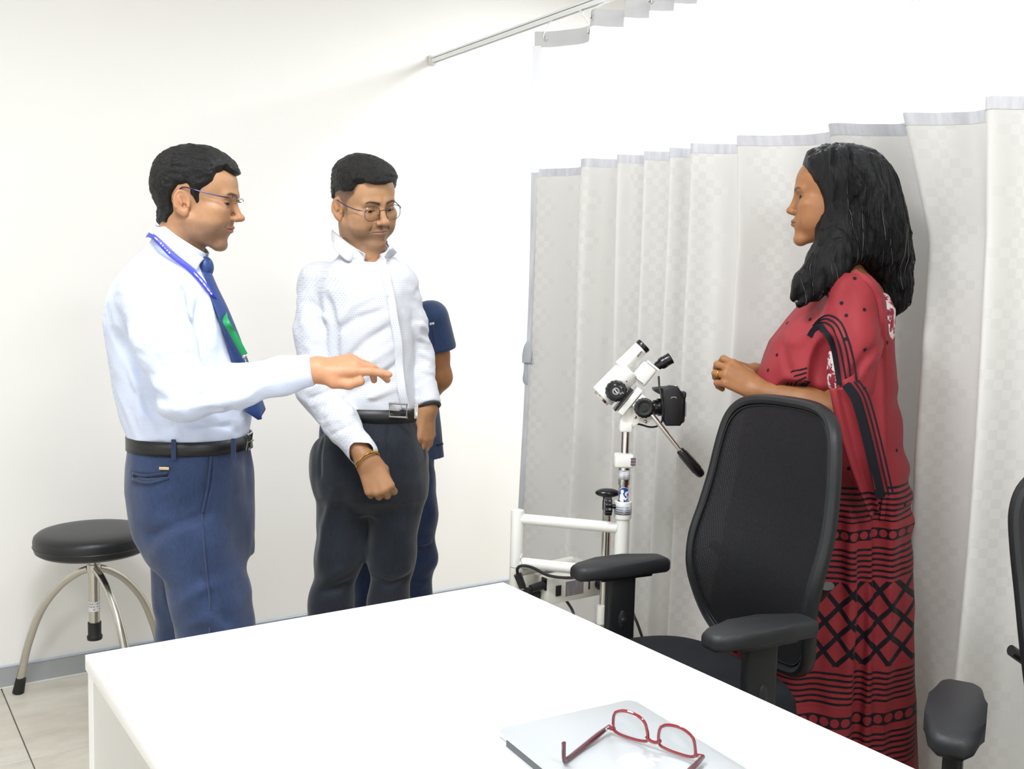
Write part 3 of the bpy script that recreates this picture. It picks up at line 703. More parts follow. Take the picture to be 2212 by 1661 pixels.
# sockets, plugs and leads on the left face of the box
def onside(u, v, out=0.0): return B0+BY*u-BZ*v-BX*out
q = MB(); q.box((0, 0, 0), (.003, .022, .034)); q.xf(Matrix.Translation(onside(.018, .016, .001)) @ rot.to_4x4()); q.build('socket_plate', BK, box)
b = MB(); b.cone(onside(.020, .020, .0), onside(.020, .024, .045), .0125, .0105, 18); b.cone(onside(.020, .024, .045), onside(.020, .030, .075), .007, .0045, 14); b.build('din_plug', BKM, box)
q = MB(); q.box((0, 0, 0), (.030, .030, .034), bevel=.006); q.xf(Matrix.Translation(onside(.045, .056, .016)) @ rot.to_4x4()); q.build('mains_plug', BKM, box)
p_end = onside(.020, .030, .075)
choke_a = KL(1118, 1240, .04); choke_b = KL(1129, 1268, .04)
b = MB(); b.cone(choke_a, choke_b, .011, .010, 14); b.build('ferrite_choke', BKM, col)
b = MB(); b.tube([p_end, KL(1140, 1274, .045), choke_b], .0042, 8, smooth=6); b.tube([choke_a, KL(1118, 1228, .035), KL(1128, 1222, .03), KL(1150, 1226, .025), KL(1185, 1243, .02), KL(1230, 1248, .01), KL(1280, 1243, .01), KL(1320, 1239, .02)], .0042, 8, smooth=8); b.build('lead', BKM, col)
b = MB(); b.tube([KL(1128, 1226, .03), KL(1126, 1214, .03), KL(1124, 1205, .02), KL(1128, 1196, .03)], .0012, 6, smooth=5); b.build('cable_tie', WE, col)
b = MB(); b.tube([onbox(.09, hB, -.05), KL(1238, 1322, .1), KL(1237, 1350, .1), KL(1240, 1420, .1)], .004, 8, smooth=6); b.build('lead', BKM, col)
b = MB(); b.tube([KL(1362, 1290, .05), KL(1368, 1325, .03), KL(1378, 1350, .02), KL(1395, 1400, .02)], .004, 8, smooth=6); b.build('lead', BKM, col)
MB().cyl(KL(1299.5, 1308, .06), KL(1298, 1352, .06), .0125, 20).build('foot_tube', IV, col)
MB().cyl(KL(1298, 1346, .06), KL(1297, 1420, .06), .0145, 20).build('foot_tube_ring', CHROME, col)
# ---- head
ax = (C5(905, 180)-C5(275, 950)).normalized(); up_ = Vector((0, 1, 0))
dn = ax.cross(up_).normalized()           # across the axis, in the picture plane
if dn.z > 0: dn = -dn
def hrot(): return Matrix((ax, up_, dn)).transposed()
HR = hrot()
def hbox(name, c, s, m, bevel=.004, parent=col):
    q = MB(); q.box((0, 0, 0), s, bevel=bevel, seg=3); q.xf(Matrix.Translation(Vector(c)) @ HR.to_4x4()); return q.build(name, m, parent)
o0 = C5(268, 955); o1 = C5(690, 545)
b = MB(); L_ = (o1-o0).length; axb = (o1-o0).normalized()
b.lathe([(0, 0), (.024, 0), (.0262, .002), (.0322, .003), (.0335, .006), (.0345, L_*.6), (.0345, L_), (.028, L_+.002), (0, L_+.002)], o0, axb, 40); body = b.build('optical_body', WE, col)
b = MB(); b.lathe([(.018, -.004), (.026, -.0045), (.0265, .002), (.018, .002)], o0, axb, 36); b.build('objective_ring', CHROME, body)
b = MB(); b.lathe([(0, -.001), (.018, -.002), (.018, .001)], o0, axb, 30); b.build('objective_lens', LENS, body)
b = MB(); b.sphere(C5(318, 1010, -.018), .0042); b.sphere(C5(240, 925, -.026), .003); b.build('lamp_cap', CHROME, body)
t0_ = C5(600, 470, -.006); t1_ = C5(905, 178, -.006); Lt = (t1_-t0_).length
b = MB(); b.lathe([(.0195, -.01), (.0195, Lt-.006), (.0175, Lt-.004), (0, Lt-.004)], t0_, (t1_-t0_), 32); tb = b.build('viewing_tube', WE, col)
b = MB(); b.lathe([(.0155, Lt-.012), (.0195, Lt-.010), (.0205, Lt-.002), (.0195, Lt+.002), (.0150, Lt+.003), (.0145, Lt-.004), (0, Lt-.006)], t0_, (t1_-t0_), 32); b.build('end_ring', BK, tb)
bc = C5(843, 308, -.0255)
hbox('badge', bc, (.017, .002, .0045), BK, .0009, tb)
for i in range(4): hbox('badge_mark', bc+ax*(-.006+.004*i)+Vector((0, -.0013, 0)), (.0012, .0008, .003), mat('print_white', 'f0f0f0', .5), .0, tb)
hd = hbox('prism_housing', C5(900, 600, -.002), (.056, .046, .043), WE, .008)
hbox('housing_cover', C5(1035, 480, -.002), (.006, .044, .040), WE, .002, hd)
hbox('seam', C5(775, 665, -.002), (.0012, .050, .046), BKM, .0, hd)
e0 = C5(1070, 510, -.004); e1 = C5(1305, 372, -.004); Le = (e1-e0).length
b = MB(); b.lathe([(.0085, 0), (.0095, .004), (.0115, .008), (.0120, .014), (.0150, .018), (.0158, .022), (.0158, .030), (.0150, .031), (.0150, Le-.003), (.0160, Le), (.0150, Le+.0015), (.0105, Le-.002), (.009, Le-.006), (0, Le-.007)], e0, (e1-e0), 32); b.build('eyepiece', BK, col)
knob('magnification_knob', C5(490, 860, -.041), (0, -1, 0), .0282, .017, BK, 14, .05)
b = MB(); b.lathe([(0, 0), (.0175, 0), (.0185, -.0012), (.0195, 0), (.0205, 0)], C5(490, 860, -.0503), (0, 1, 0), 36); b.build('dial_face', BKM, col)
def text_obj(name, s, size, c, rotm, m, parent, ext=0.0002):
    cu = bpy.data.curves.new(name, 'FONT'); cu.body = s; cu.size = size; cu.align_x = 'CENTER'; cu.align_y = 'CENTER'; cu.extrude = ext
    tmp = bpy.data.objects.new(name, cu); COL.objects.link(tmp); bpy.context.view_layer.update(); me = bpy.data.meshes.new_from_object(tmp); bpy.data.objects.remove(tmp)
    me.transform(Matrix.Translation(Vector(c)) @ rotm.to_4x4()); me.materials.append(m); return link(bpy.data.objects.new(name, me), parent)
PRW = mat('print_white', 'f0f0f0', .5); FR = Matrix(((1, 0, 0), (0, 0, -1), (0, 1, 0)))
for s_, (x_, y_), rr in (('10', (468, 765), -.1), ('7.5', (563, 800), .7), ('3.75', (575, 895), -.25)):
    text_obj('dial_number', s_, .0066, C5(x_, y_, -.0506), FR @ Matrix.Rotation(-rr, 3, 'Z'), PRW, col)
lc = C5(487, 865, -.0506)
MB().tube([lc+Vector((.0085*math.cos(a), 0, .0085*math.sin(a))) for a in np.linspace(0, 2*math.pi, 33)[:-1]], .0005, 5, closed=True).tube([lc+Vector((.0062*math.cos(a), 0, .0062*math.sin(a))) for a in np.linspace(0, 2*math.pi, 25)[:-1]], .0004, 5, closed=True).tube([lc+Vector((-.0042, 0, .0048)), lc+Vector((.0042, 0, -.0048))], .0014, 5).build('dial_emblem', PRW, col)
b = MB(); b.sphere(C5(648, 718, -.0345), .0017); b.build('set_screw', BKM, col)
# focusing slide, bracket, fork
hbox('slide_gib', C5(592, 985, -.012), (.072, .040, .0058), BK, .0008)
sl = hbox('focus_slide', C5(690, 1005, -.010), (.083, .046, .0165), WE, .0022)
hbox('slide_carriage', C5(830, 1015, -.010), (.040, .042, .018), WE, .0022)
b = MB()
b.box(C5(628, 1395, 0), (.0315, .040, .024), bevel=.003)
b.xf(Matrix.Identity(4)); b.build('neck_block', WE, col)
q = MB(); pol = [(540, 1380), (545, 1290), (585, 1190), (690, 1100), (790, 1060), (1000, 1180), (1015, 1280), (935, 1345), (860, 1290), (800, 1340), (735, 1400)]
pp = [C5(x_, y_) for x_, y_ in pol]; q.prism([(p.x, p.z) for p in pp], 1, -.016, .016, .002, 2); q.build('tilt_bracket', IV, col)
for (x_, y_) in ((778, 1252), (930, 1318)): MB().sphere(C5(x_, y_, -.0165), .0045, (1, .7, 1)).build('screw', CHROME, col)
knob('focus_knob', C5(910, 1115, -.042), (0, -1, 0), .0262, .020, BK, 16, .045)
b = MB(); b.lathe([(0, .002), (.0125, .002), (.0145, .0005), (.0185, 0), (.0185, -.002), (.0195, -.002)], C5(915, 1115, -.0535), (0, 1, 0), 36); b.build('knob_cap', BKM, col)
MB().cyl(C5(910, 1115, -.04), C5(910, 1115, .0), .010, 16).build('knob_shaft', BK, col)
# handle
h0, h1, h2 = KL(1402, 888, -.02), KL(1470, 974, -.03), KL(1513, 1023, -.036)
MB().cyl(h0, h1, .0062, 18).build('handle_rod', BRIGHT, col)
hv = (h2-h1).normalized(); Lh = (h2-h1).length
b = MB(); b.lathe([(0, -.004), (.0095, -.004), (.0105, 0), (.0118, .010), (.0125, Lh*.6), (.0125, Lh-.004), (.0105, Lh+.004), (.006, Lh+.008), (0, Lh+.009)], h1, hv, 24); gp = b.build('grip', BK, col)
sd = hv.cross(Vector((0, 1, 0))).normalized()
for i in range(10):
    a = 2*math.pi*i/10; w = sd*math.cos(a)+hv.cross(sd)*math.sin(a)
    MB().tube([h1+hv*.008+w*.0112, h1+hv*(Lh*.5)+w*.0122, h1+hv*(Lh-.012)+w*.0124], .0013, 6).build('grip_rib', BK, gp)
# still camera on the side port
cb0 = C5(1350, 1090, .03)
b = MB(); b.box((0, 0, 0), (.0505, .082, .083), bevel=.009, seg=3); b.xf(Matrix.Translation(cb0)); cm = b.build('camera_body', BKM, col)
pol = [(1180, 830), (1300, 785), (1420, 800), (1470, 880), (1490, 1000), (1490, 1330), (1450, 1385), (1240, 1385), (1190, 1300)]
q = MB(); pp = [C5(x_, y_, -.012) for x_, y_ in pol]; q.prism([(p.x, p.z) for p in pp], 1, -.016, .020, .006, 3); q.build('camera_grip', BKM, cm)
q = MB(); pp = [C5(x_, y_, .03) for x_, y_ in ((1040, 815), (1150, 805), (1320, 790), (1330, 860), (1150, 910), (1120, 895), (1050, 860))]; q.prism([(p.x, p.z) for p in pp], 1, .0, .055, .004, 2); q.build('camera_prism', BKM, cm)
q = MB(); q.box(C5(1370, 785, .02), (.012, .018, .004), bevel=.001); q.build('hot_shoe', CHROME, cm)
q = MB(); q.box(C5(1500, 915, .0), (.010, .030, .017), bevel=.004, seg=3); q.build('eyecup', BKM, cm)
q = MB(); q.box(C5(1505, 1120, .02), (.003, .060, .038), bevel=.001); q.build('camera_screen', mat('screen_grey', '8f949b', .25), cm)
q = MB(); q.tube([C5(1310, 975, -.0295), C5(1320, 955, -.0295), C5(1385, 955, -.0295), C5(1395, 975, -.0295)], .0011, 6); q.build('strap_lug', CHROME, cm)
ad0, ad1 = C5(1040, 1110, .03), C5(1215, 1100, .03)
b = MB(); La = (ad1-ad0).length; b.lathe([(0, 0), (.019, 0), (.020, .003), (.020, La*.35), (.0235, La*.38), (.0235, La*.75), (.026, La*.8), (.026, La+.004), (0, La+.004)], ad0, (ad1-ad0), 32); b.build('camera_adapter', BK, cm)
MB().cyl(C5(905, 1100, .03), ad0, .014, 20).build('side_port', BK, col)
b = MB(); b.tube([C5(1128, 645, -.004), C5(1132, 720, -.012), C5(1138, 800, -.022), C5(1165, 940, -.034), C5(1195, 1080, -.036), C5(1205, 1180, -.032), C5(1185, 1270, -.02), C5(1160, 1340, .0), C5(1090, 1392, .01), C5(990, 1400, .01), C5(880, 1370, .012), C5(800, 1350, .012)], .0026, 8, smooth=8); b.build('lead', BKM, col)
# ================================================================== implicit-surface modelling (for people)
def A3(*p): return np.array(p, np.float32)
def smin(a, b, k):
    h = np.clip(0.5+0.5*(b-a)/k, 0, 1); return b+(a-b)*h-k*h*(1-h)
def smax(a, b, k): return -smin(-a, -b, k)
def sph(P, c, r): return np.sqrt(((P-np.asarray(c, np.float32))**2).sum(-1))-r
def ell(P, c, r, R=None):
    q = P-np.asarray(c, np.float32)
    if R is not None: q = q@np.asarray(R, np.float32)
    r = np.asarray(r, np.float32); k0 = np.sqrt(((q/r)**2).sum(-1)); k1 = np.sqrt(((q/(r*r))**2).sum(-1))+1e-9
    return k0*(k0-1)/k1
def cone(P, a, b, ra, rb):
    """tapered capsule (radius varies linearly along the segment)"""
    a = np.asarray(a, np.float32); b = np.asarray(b, np.float32); d = b-a; L2 = float(d@d)+1e-12
    q = P-a; t = np.clip(q@d/L2, 0, 1); return np.sqrt(((q-t[:, None]*d)**2).sum(-1))-(ra+(rb-ra)*t)
def fcone(P, a, b, ra, rb, n, flat):
    """tapered capsule squashed along direction n by factor flat (<1: thinner)"""
    a = np.asarray(a, np.float32); b = np.asarray(b, np.float32); n = np.asarray(n, np.float32); n = n/np.linalg.norm(n); d = b-a
    q = P-a; t = np.clip(q@d/(float(d@d)+1e-12), 0, 1); w = q-t[:, None]*d; wn = w@n
    rr = np.sqrt(np.maximum((w**2).sum(-1)-wn**2, 0)+(wn/flat)**2); return (rr-(ra+(rb-ra)*t))*min(1.0, max(flat, .6))
def chain(P, pts, rad, k=0.01):
    f = None
    for (a, b, ra, rb) in zip(pts[:-1], pts[1:], rad[:-1], rad[1:]):
        g = cone(P, a, b, ra, rb); f = g if f is None else smin(f, g, k)
    return f
def polyd(P, pts):
    """distance to a polyline and parameter along it"""
    best = None; bt = None; n = len(pts)-1
    for i in range(n):
        a = np.asarray(pts[i], np.float32); d = np.asarray(pts[i+1], np.float32)-a; q = P-a; t = np.clip(q@d/(float(d@d)+1e-12), 0, 1)
        e = ((q-t[:, None]*d)**2).sum(-1)
        if best is None: best, bt = e, (i+t)/n
        else: m = e < best; best = np.where(m, e, best); bt = np.where(m, (i+t)/n, bt)
    return np.sqrt(best), bt
def rbox(P, c, s, r, R=None):
    q = P-np.asarray(c, np.float32)
    if R is not None: q = q@np.asarray(R, np.float32)
    q = np.abs(q)-(np.asarray(s, np.float32)/2-r); return np.sqrt((np.maximum(q, 0)**2).sum(-1))+np.minimum(q.max(-1), 0)-r
def loft(P, zs, cx_, cy_, rx, ry, ex=2.0, cap=0.02, yaw=None):
    """stack of super-ellipses along z; all arrays follow zs (ascending)"""
    z = P[:, 2]; I = lambda v: np.interp(z, zs, v).astype(np.float32)
    x = P[:, 0]-I(cx_); y = P[:, 1]-I(cy_); a = I(rx); b = I(ry)
    if yaw is not None:
        w = I(yaw); c, s = np.cos(w), np.sin(w); x, y = x*c+y*s, -x*s+y*c
    e = ex if np.isscalar(ex) else I(ex)
    q = (np.abs(x/a)**e+np.abs(y/b)**e+1e-12)**(1.0/e)
    d = (q-1)*np.minimum(a, b)*np.where(q > 1, np.sqrt(x*x+y*y+1e-12)/(q*np.minimum(a, b))*1.0, 1.0)
    d = np.where(q > 1, (q-1)/q*np.sqrt(x*x+y*y+1e-12), d)
    return smax(d, np.maximum(zs[0]-z, z-zs[-1]), cap) if cap else np.maximum(d, np.maximum(zs[0]-z, z-zs[-1]))
_rng = np.random.RandomState(5); _tab = _rng.rand(64, 64, 64).astype(np.float32)*2-1
def vnoise(P, scale, seed=0.0):
    """smooth value noise in -1..1; scale may be a 3-vector"""
    q = P*np.asarray(scale, np.float32)+np.float32(seed*7.31+100.0); i = np.floor(q).astype(np.int32); f = q-i; f = f*f*(3-2*f); i &= 63; j = (i+1) & 63
    t = _tab; x0, y0, z0 = i.T; x1, y1, z1 = j.T; fx, fy, fz = f.T
    c00 = t[x0, y0, z0]*(1-fx)+t[x1, y0, z0]*fx; c10 = t[x0, y1, z0]*(1-fx)+t[x1, y1, z0]*fx
    c01 = t[x0, y0, z1]*(1-fx)+t[x1, y0, z1]*fx; c11 = t[x0, y1, z1]*(1-fx)+t[x1, y1, z1]*fx
    return (c00*(1-fy)+c10*fy)*(1-fz)+(c01*(1-fy)+c11*fy)*fz
def crease(P, scale, seed): return 1-np.abs(vnoise(P, scale, seed))*2.0
def sstep(a, b, x): t = np.clip((x-a)/(b-a), 0, 1); return t*t*(3-2*t)
def rotm(yaw=0, pitch=0, roll=0):
    """columns: local x (right hand side), y (forward), z (up) of a head; yaw about z, pitch nods down for <0"""
    cy_, sy = math.cos(yaw), math.sin(yaw); cp, sp = math.cos(pitch), math.sin(pitch); cr, sr = math.cos(roll), math.sin(roll)
    Rz = np.array([[cy_, -sy, 0], [sy, cy_, 0], [0, 0, 1]]); Rx = np.array([[1, 0, 0], [0, cp, -sp], [0, sp, cp]]); Ry = np.array([[cr, 0, sr], [0, 1, 0], [-sr, 0, cr]])
    return (Rz@Rx@Ry).astype(np.float32)

def evalf(fn, P, chunk=400000):
    out = np.empty(len(P), np.float32)
    for i in range(0, len(P), chunk): out[i:i+chunk] = fn(P[i:i+chunk])
    return out
def surface(fn, lo, hi, h, C=6, slack=1.6):
    """naive surface nets on a regular grid, evaluated only near the surface; returns verts, quads"""
    lo = np.asarray(lo, float); n = np.ceil((np.asarray(hi, float)-lo)/(h*C)).astype(int); N_ = n*C+1
    ci = np.stack(np.meshgrid(*[np.arange(k) for k in n], indexing='ij'), -1).reshape(-1, 3)
    cc = (lo+(ci+0.5)*C*h).astype(np.float32); fc = evalf(fn, cc)
    act = np.abs(fc) < slack*C*h*0.87
    F = np.full(tuple(N_), 1.0, np.float32); blk = np.where(fc < 0, -1.0, 1.0).astype(np.float32).reshape(tuple(n))
    F[:-1, :-1, :-1] = blk.repeat(C, 0).repeat(C, 1).repeat(C, 2)
    mask = np.zeros(tuple(N_), bool); a3 = act.reshape(tuple(n)); up = a3.repeat(C, 0).repeat(C, 1).repeat(C, 2)
    mask[:-1, :-1, :-1] |= up; mask[1:, :-1, :-1] |= up; mask[:-1, 1:, :-1] |= up; mask[:-1, :-1, 1:] |= up
    mask[1:, 1:, :-1] |= up; mask[1:, :-1, 1:] |= up; mask[:-1, 1:, 1:] |= up; mask[1:, 1:, 1:] |= up
    idx = np.argwhere(mask); F[mask] = evalf(fn, (lo+idx*h).astype(np.float32))
    S_ = F < 0
    c = [S_[dx:N_[0]-1+dx, dy:N_[1]-1+dy, dz:N_[2]-1+dz] for dx in (0, 1) for dy in (0, 1) for dz in (0, 1)]
    allin = np.logical_and.reduce(c); anyin = np.logical_or.reduce(c); cells = np.argwhere(anyin & ~allin)
    vid = np.full(tuple(N_-1), -1, np.int64); vid[cells[:, 0], cells[:, 1], cells[:, 2]] = np.arange(len(cells))
    acc = np.zeros((len(cells), 3)); cnt = np.zeros(len(cells))
    cor = np.array([(dx, dy, dz) for dx in (0, 1) for dy in (0, 1) for dz in (0, 1)])
    val = np.stack([F[cells[:, 0]+d[0], cells[:, 1]+d[1], cells[:, 2]+d[2]] for d in cor], -1)
    for i in range(8):
        for j in range(i+1, 8):
            if np.abs(cor[i]-cor[j]).sum() == 1:
                a, b = val[:, i], val[:, j]; m = (a < 0) != (b < 0); t = np.where(m, a/(a-b+1e-20), 0)
                acc += m[:, None]*(cor[i]+t[:, None]*(cor[j]-cor[i])); cnt += m
    V = lo+(cells+acc/np.maximum(cnt, 1)[:, None])*h
    quads = []
    for ax in range(3):
        sl0 = [slice(None)]*3; sl1 = [slice(None)]*3; sl0[ax] = slice(0, -1); sl1[ax] = slice(1, None)
        A_, B_ = S_[tuple(sl0)], S_[tuple(sl1)]; e = np.argwhere(A_ != B_); o1, o2 = (ax+1) % 3, (ax+2) % 3
        e = e[(e[:, o1] > 0) & (e[:, o2] > 0) & (e[:, o1] < N_[o1]-1) & (e[:, o2] < N_[o2]-1)]
        if not len(e): continue
        inside = A_[e[:, 0], e[:, 1], e[:, 2]]; q = []
        for (d1, d2) in ((0, 0), (1, 0), (1, 1), (0, 1)):
            g = e.copy(); g[:, o1] -= d1; g[:, o2] -= d2; q.append(vid[g[:, 0], g[:, 1], g[:, 2]])
        q = np.stack(q, -1); q[~inside] = q[~inside][:, ::-1]; quads.append(q)
    Q = np.vstack(quads); Q = Q[(Q >= 0).all(1)]; return V.astype(np.float32), Q[:, ::-1].copy()[:, ::-1]
def smooth_mesh(V, Q, it=1, lam=0.5):
    for _ in range(it):
        s = np.zeros_like(V, dtype=np.float64); c = np.zeros(len(V))
        for i in range(4):
            a, b = Q[:, i], Q[:, (i+1) % 4]
            np.add.at(s, a, V[b]); np.add.at(c, a, 1); np.add.at(s, b, V[a]); np.add.at(c, b, 1)
        V = V+lam*((s/np.maximum(c, 1)[:, None])-V)
    return V.astype(np.float32)
def merge(parts):
    Vs, Qs, o = [], [], 0
    for V, Q in parts: Vs.append(V); Qs.append(Q+o); o += len(V)
    return np.vstack(Vs), np.vstack(Qs)
# ================================================================== heads
def head_fn(p):
    """p: dict of proportions; returns skin distance function in head coordinates (x side, y forward, z up; origin between the ears)"""
    g = lambda k, d: p.get(k, d)
    jw, ch, nl, nw, fem = g('jaw', 1.0), g('chin', 1.0), g('nose', 1.0), g('nose_w', 1.0), g('fem', 0.0)
    nk0, nk1 = A3(*g('neck0', (0, -.030, -.045))), A3(*g('neck1', (0, -.050, -.150))); nr = g('neck_r', .055)
    bz = g('nose_droop', 0.0); fl = g('full', 0.0)
    lb, lz = g('low_back', 0.0), g('low_z', 1.0)
    def f(P, ears=True, eyes=True):
        if lb or lz != 1.0:
            w = sstep(-.020, -.095, P[:, 2]); u = sstep(.0, -.09, P[:, 1]); P = np.stack([P[:, 0], P[:, 1]+lb*w*sstep(.02, .06, P[:, 1]), np.where(P[:, 2] < 0, P[:, 2]*(1+(lz-1)*(1-u)), P[:, 2])], -1)
        X = np.abs(P[:, 0]); Q = np.stack([X, P[:, 1], P[:, 2]], -1)
        d = ell(Q, (0, -.008, .046), (.0755, .0965, .084))
        d = smin(d, ell(Q, (0, .030, .050), (.066, .066, .064)), .03)               # forehead
        d = smin(d, ell(Q, (0, .034, -.022), (.0595+fl, .056, .078)), .022)         # face mass
        d = smin(d, ell(Q, (.040, .050, -.040), (.024+fl, .034, .042)), .028)         # cheeks
        d = smin(d, cone(Q, (.0495*jw, -.002, -.045), (.044*jw, .012, -.072), .018, .015), .026)
        d = smin(d, cone(Q, (.043*jw, .014, -.072), (.012, .072, -.1005), .015, .0150), .020)
        d = smin(d, ell(Q, (0, .078*1, -.099), (.021, .0165*ch, .0155)), .014)         # chin
        d = smin(d, ell(Q, (.041, .066, -.009), (.021, .019, .014)), .024)          # cheekbones
        d = smin(d, cone(Q, (.010, .0935-.003*fem, .031), (.041, .0815, .029), .0085*(1-.25*fem), .0075), .016)  # brow
        d = smin(d, ell(Q, (0, .074, -.058), (.027, .0235, .026)), .018)             # muzzle
        # eye hollows
        d = smax(d, -ell(Q, (.0315, .103, .010), (.0185, .0170, .0125)), .013)
        # nose
        d = smin(d, cone(Q, (0, .0915, .020), (0, .1075*1+(nl-1)*.05, -.019+bz), .0068*nw, .0085*nw), .012)
        d = smin(d, ell(Q, (0, .1105+(nl-1)*.06, -.0235+bz), (.0118*nw, .0115, .0098)), .007)
        d = smin(d, ell(Q, (.0118*nw, .1005+(nl-1)*.03, -.0270+bz*.5), (.0078, .0100, .0074)), .006)
        d = smax(d, -ell(Q, (.0062, .1045+(nl-1)*.03, -.0345+bz*.6), (.0040, .0062, .0042)), .003)
        # lips
        d = smin(d, cone(Q, (0, .0985, -.0512), (.0215, .0865, -.0555), .0048, .0022), .0065)
        d = smin(d, cone(Q, (0, .0965, -.0615), (.0180, .0865, -.0585), .0058, .0024), .0065)
        d = smax(d, -cone(Q, (0, .1035, -.0562), (.0235, .0895, -.0572), .0016+g('open', 0)*.5, .0007), .0028)
        d = smax(d, -ell(Q, (0, .1065, -.0725), (.019, .012, .0050)), .009)             # fold under the lower lip
        d = smax(d, -cone(Q, (0, .1035, -.0365), (0, .1025, -.046), .0018, .0022), .004)  # philtrum
        d = smax(d, -cone(Q, (.020, .0985, -.027), (.0315, .081, -.056), .0010, .0018), .007)  # smile line
        if eyes:
            lid = sph(Q, (.0315, .0765, .0095), .0142); op = g('lid_open', .0046); oz = g('lid_z', .0090)
            cut = ell(Q, (.0318, .0945, oz), (.0128, .0200, op))
            lid = smax(lid, -cut, .0012); d = smin(d, lid, .0040)
            d = np.maximum(d, -ell(Q, (.0318, .0905, oz), (.0125, .0100, op)))
            d = smax(d, -cone(Q, (.0215, .0925, .0168), (.0415, .0855, .0160), .0010, .0010), .004)   # crease of the lid
        # neck
        n = cone(P, nk0, nk1, nr*.96, nr*1.06)
        n = smin(n, cone(Q, (.043, -.022, -.05), (.020, .0, -.16), .012, .013), .03)
        if not fem: n = smin(n, sph(P, nk0*.35+nk1*.65+A3(0, nr*.93, 0), .012), .016)
        d = smin(d, n, .022)
        if ears:
            e = A3(.0725+g('ear_out', 0), -.012, -.004)
            Rr = np.array([[1, 0, 0], [0, 1, 0], [0, 0, 1]], np.float32)@rotm(.36, 0, 0)@rotm(0, .16, 0)@rotm(0,0,-.12)
            q = (Q-e)@Rr
            o = ell(q, (0, 0, 0), (.0075, .0190, .0315)); o = smin(o, ell(q, (.0, .0035, -.0245), (.0065, .0085, .0105)), .006)
            rim = np.sqrt((np.sqrt((q[:, 1]/.0168)**2+((q[:, 2]-.003)/.0265)**2)-1)**2*(.019**2)+(q[:, 0]-.0035)**2)-.0036
            rim = np.where(q[:, 2] < -.012, rim+.004, rim)
            o = smax(o, -ell(q, (.0085, .0022, .0010), (.0075, .0118, .0185)), .004); o = smin(o, rim, .003)
            o = smin(o, ell(q, (.0040, -.0020, .0040), (.0030, .0040, .0150), rotm(0, .35, 0)), .004)
            o = smin(o, ell(q, (.0030, .0120, -.0040), (.0040, .0040, .0065)), .003)
            o = smax(o, -ell(q, (.0045, .0055, -.0060), (.0080, .0048, .0068)), .0025)
            d = smin(d, o, .0045)
        return d
    return f

def skin_mat(name, tone, rough=0.48):
    k = N(name); vc = k.n('VertexColor'); vc.layer_name = 'Col'
    nz = k.noise(k.obj(), 45, 5, 0.6); nf = k.noise(k.obj(), 620, 3)
    c = k.n('MixRGB', _blend_type='MULTIPLY', Fac=1.0); k.set(c, 'i1', vc.outputs[0]); k.set(c, 'i2', k.ramp(nz, [(0.3, (0.90, 0.87, 0.86)), (0.7, (1.04, 1.02, 1.0))]))
    k.P(col=c.outputs[0], rough=rough, spec=0.38, normal=k.bump(nf, 0.10, 0.0012), sss=0.12)
    k.b.inputs['Subsurface Radius'].default_value = (0.6, 0.25, 0.12); k.b.inputs['Subsurface Scale'].default_value = 0.012
    return k.m

def hair_mat(name, c0='050505', c1='1b1919', stretch=(900, 900, 40), rough=0.42):
    k = N(name); nz = k.noise(k.mapping(k.obj(), stretch), 1.0, 3, 0.6); big = k.noise(k.obj(), 40, 2)
    k.P(col=k.ramp(k.math('ADD', k.math('MULTIPLY', nz, 0.8), k.math('MULTIPLY', big, 0.2)), [(0.35, srgb(c0)), (0.75, srgb(c1))]), rough=rough, spec=0.3, normal=k.bump(nz, 0.6, 0.004)); return k.m

